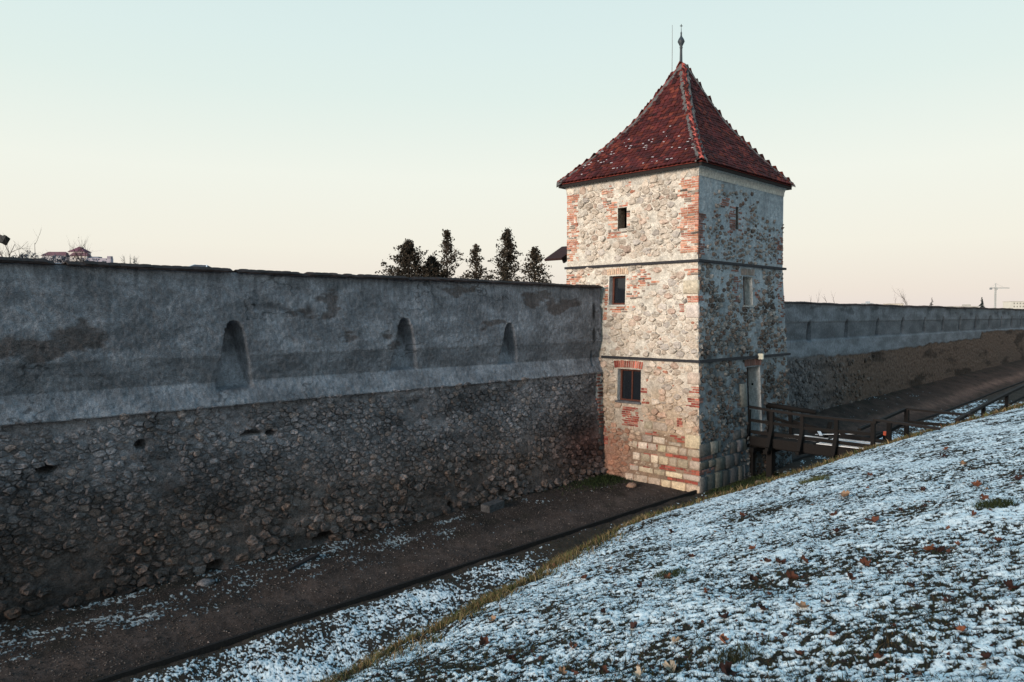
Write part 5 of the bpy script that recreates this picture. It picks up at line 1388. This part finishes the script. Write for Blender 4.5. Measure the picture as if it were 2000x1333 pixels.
w = cb('tower_wall', -4, 7.3, 3, 13, -6, 8.4, CW); croof(-4.8, 8, 2.4, 13.6, 8.6, 13.2, 6.2, (.17, .08, .11), w)
w = cb('wall', .5, 12.6, -4, 2.8, -6, 4.4, (.55, .51, .49)); croof(0, 13.2, -4.6, 3, 4.6, 7.6, 1.5, CRF, w)
for l in (3, 6.5, 10): cb('window', l - .5, l + .5, -4.15, -3.9, 1.6, 3.2, (.12, .12, .15), w)
w = cb('rampart', 13, 31, -6, -2, -8, 2.6, (.36, .33, .38)); cb('turret', 28.6, 31.2, -6.4, -3, 2.62, 4.2, (.28, .25, .3), w)
cb('rampart', 12.8, 20, -1.5, 4, -8, 4.2, (.2, .22, .27))
q = np.random.default_rng(77)
cs_ = [tuple(p0 + ld * l + dd * q.uniform(-26, -9) + np.array([0, 0, q.uniform(-4, 3.0) + 1.6 * math.sin(l * .5) + (3.0 if -30 < l < -23 else 0)])) for l in np.concatenate([np.linspace(-36, 8, 90), np.linspace(8, 40, 30)])]
cs_ = [c if i < 90 else (c[0], c[1], c[2] - 3) for i, c in enumerate(cs_)]
V_, F_, C_ = leaves(cs_, .8, 30, 1.0, (.055, .075, .105), q)
part('hill_woods', V_, F_, M['grass'], C_, kind='stuff', label='bluish woods on the castle hill below the walls')
bare_tree('bare_tree', 203.5, 650, 39, 9, .3, 'bare tree left of the two pines on the castle hill', 51, 2, 2, col=(.17, .16, .16))
bare_tree('bare_tree', 211.5, 641, 38.5, 9, .3, 'bare tree right of the two pines on the castle hill', 52, 2, 2, col=(.17, .16, .16))
conifer('pine_tree', 206.0, 645.5, 34, 50, 2.6, 'taller of two far pines on the castle hill', 53, (.04, .06, .07), .5)
conifer('pine_tree', 208.3, 643, 34, 48.6, 3.2, 'shorter denser one of two far pines on the castle hill', 54, (.035, .055, .065), .9)
ho = thing('house', (48.5, 121.5, -2.6), 'house roof end with snow on it, just above the wall left of centre', 'house')
p0 = np.array([48.5, 121.5, 0.]); CS = 1.0
w = cb('wall', -1.9, 1.8, 0, 4, -2.6, 7.55, (.5, .48, .45), ho)
for sgn in (-1, 1):
    pass
mb = MB(); pts = [(-1.7, -.4, 7.55), (2.1, -.4, 7.55), (2.1, 4.4, 7.55), (-1.7, 4.4, 7.55), (-.75, 2, 8.38), (1.2, 2, 8.30)]
mb.add([tuple(p0 + ld * l + dd * d_ + [0, 0, z]) for l, d_, z in pts], [(0, 1, 5, 4), (1, 2, 5), (2, 3, 4, 5), (3, 0, 4), (3, 2, 1, 0)], (.09, .10, .12)); rf = mb.build('roof', M['far'], ho)
for a, b in (((-1.7, -.42, 7.58), (-.75, 1.98, 8.41)), ((-.75, 1.95, 8.41), (1.2, 1.95, 8.33)), ((1.2, 1.95, 8.33), (2.1, -.42, 7.58))):
    V_, F_ = beam(p0 + ld * a[0] + dd * a[1] + [0, 0, a[2]], p0 + ld * b[0] + dd * b[1] + [0, 0, b[2]], .16, .08); part('snow_ridge', V_, F_, M['snow'], SNW, rf)
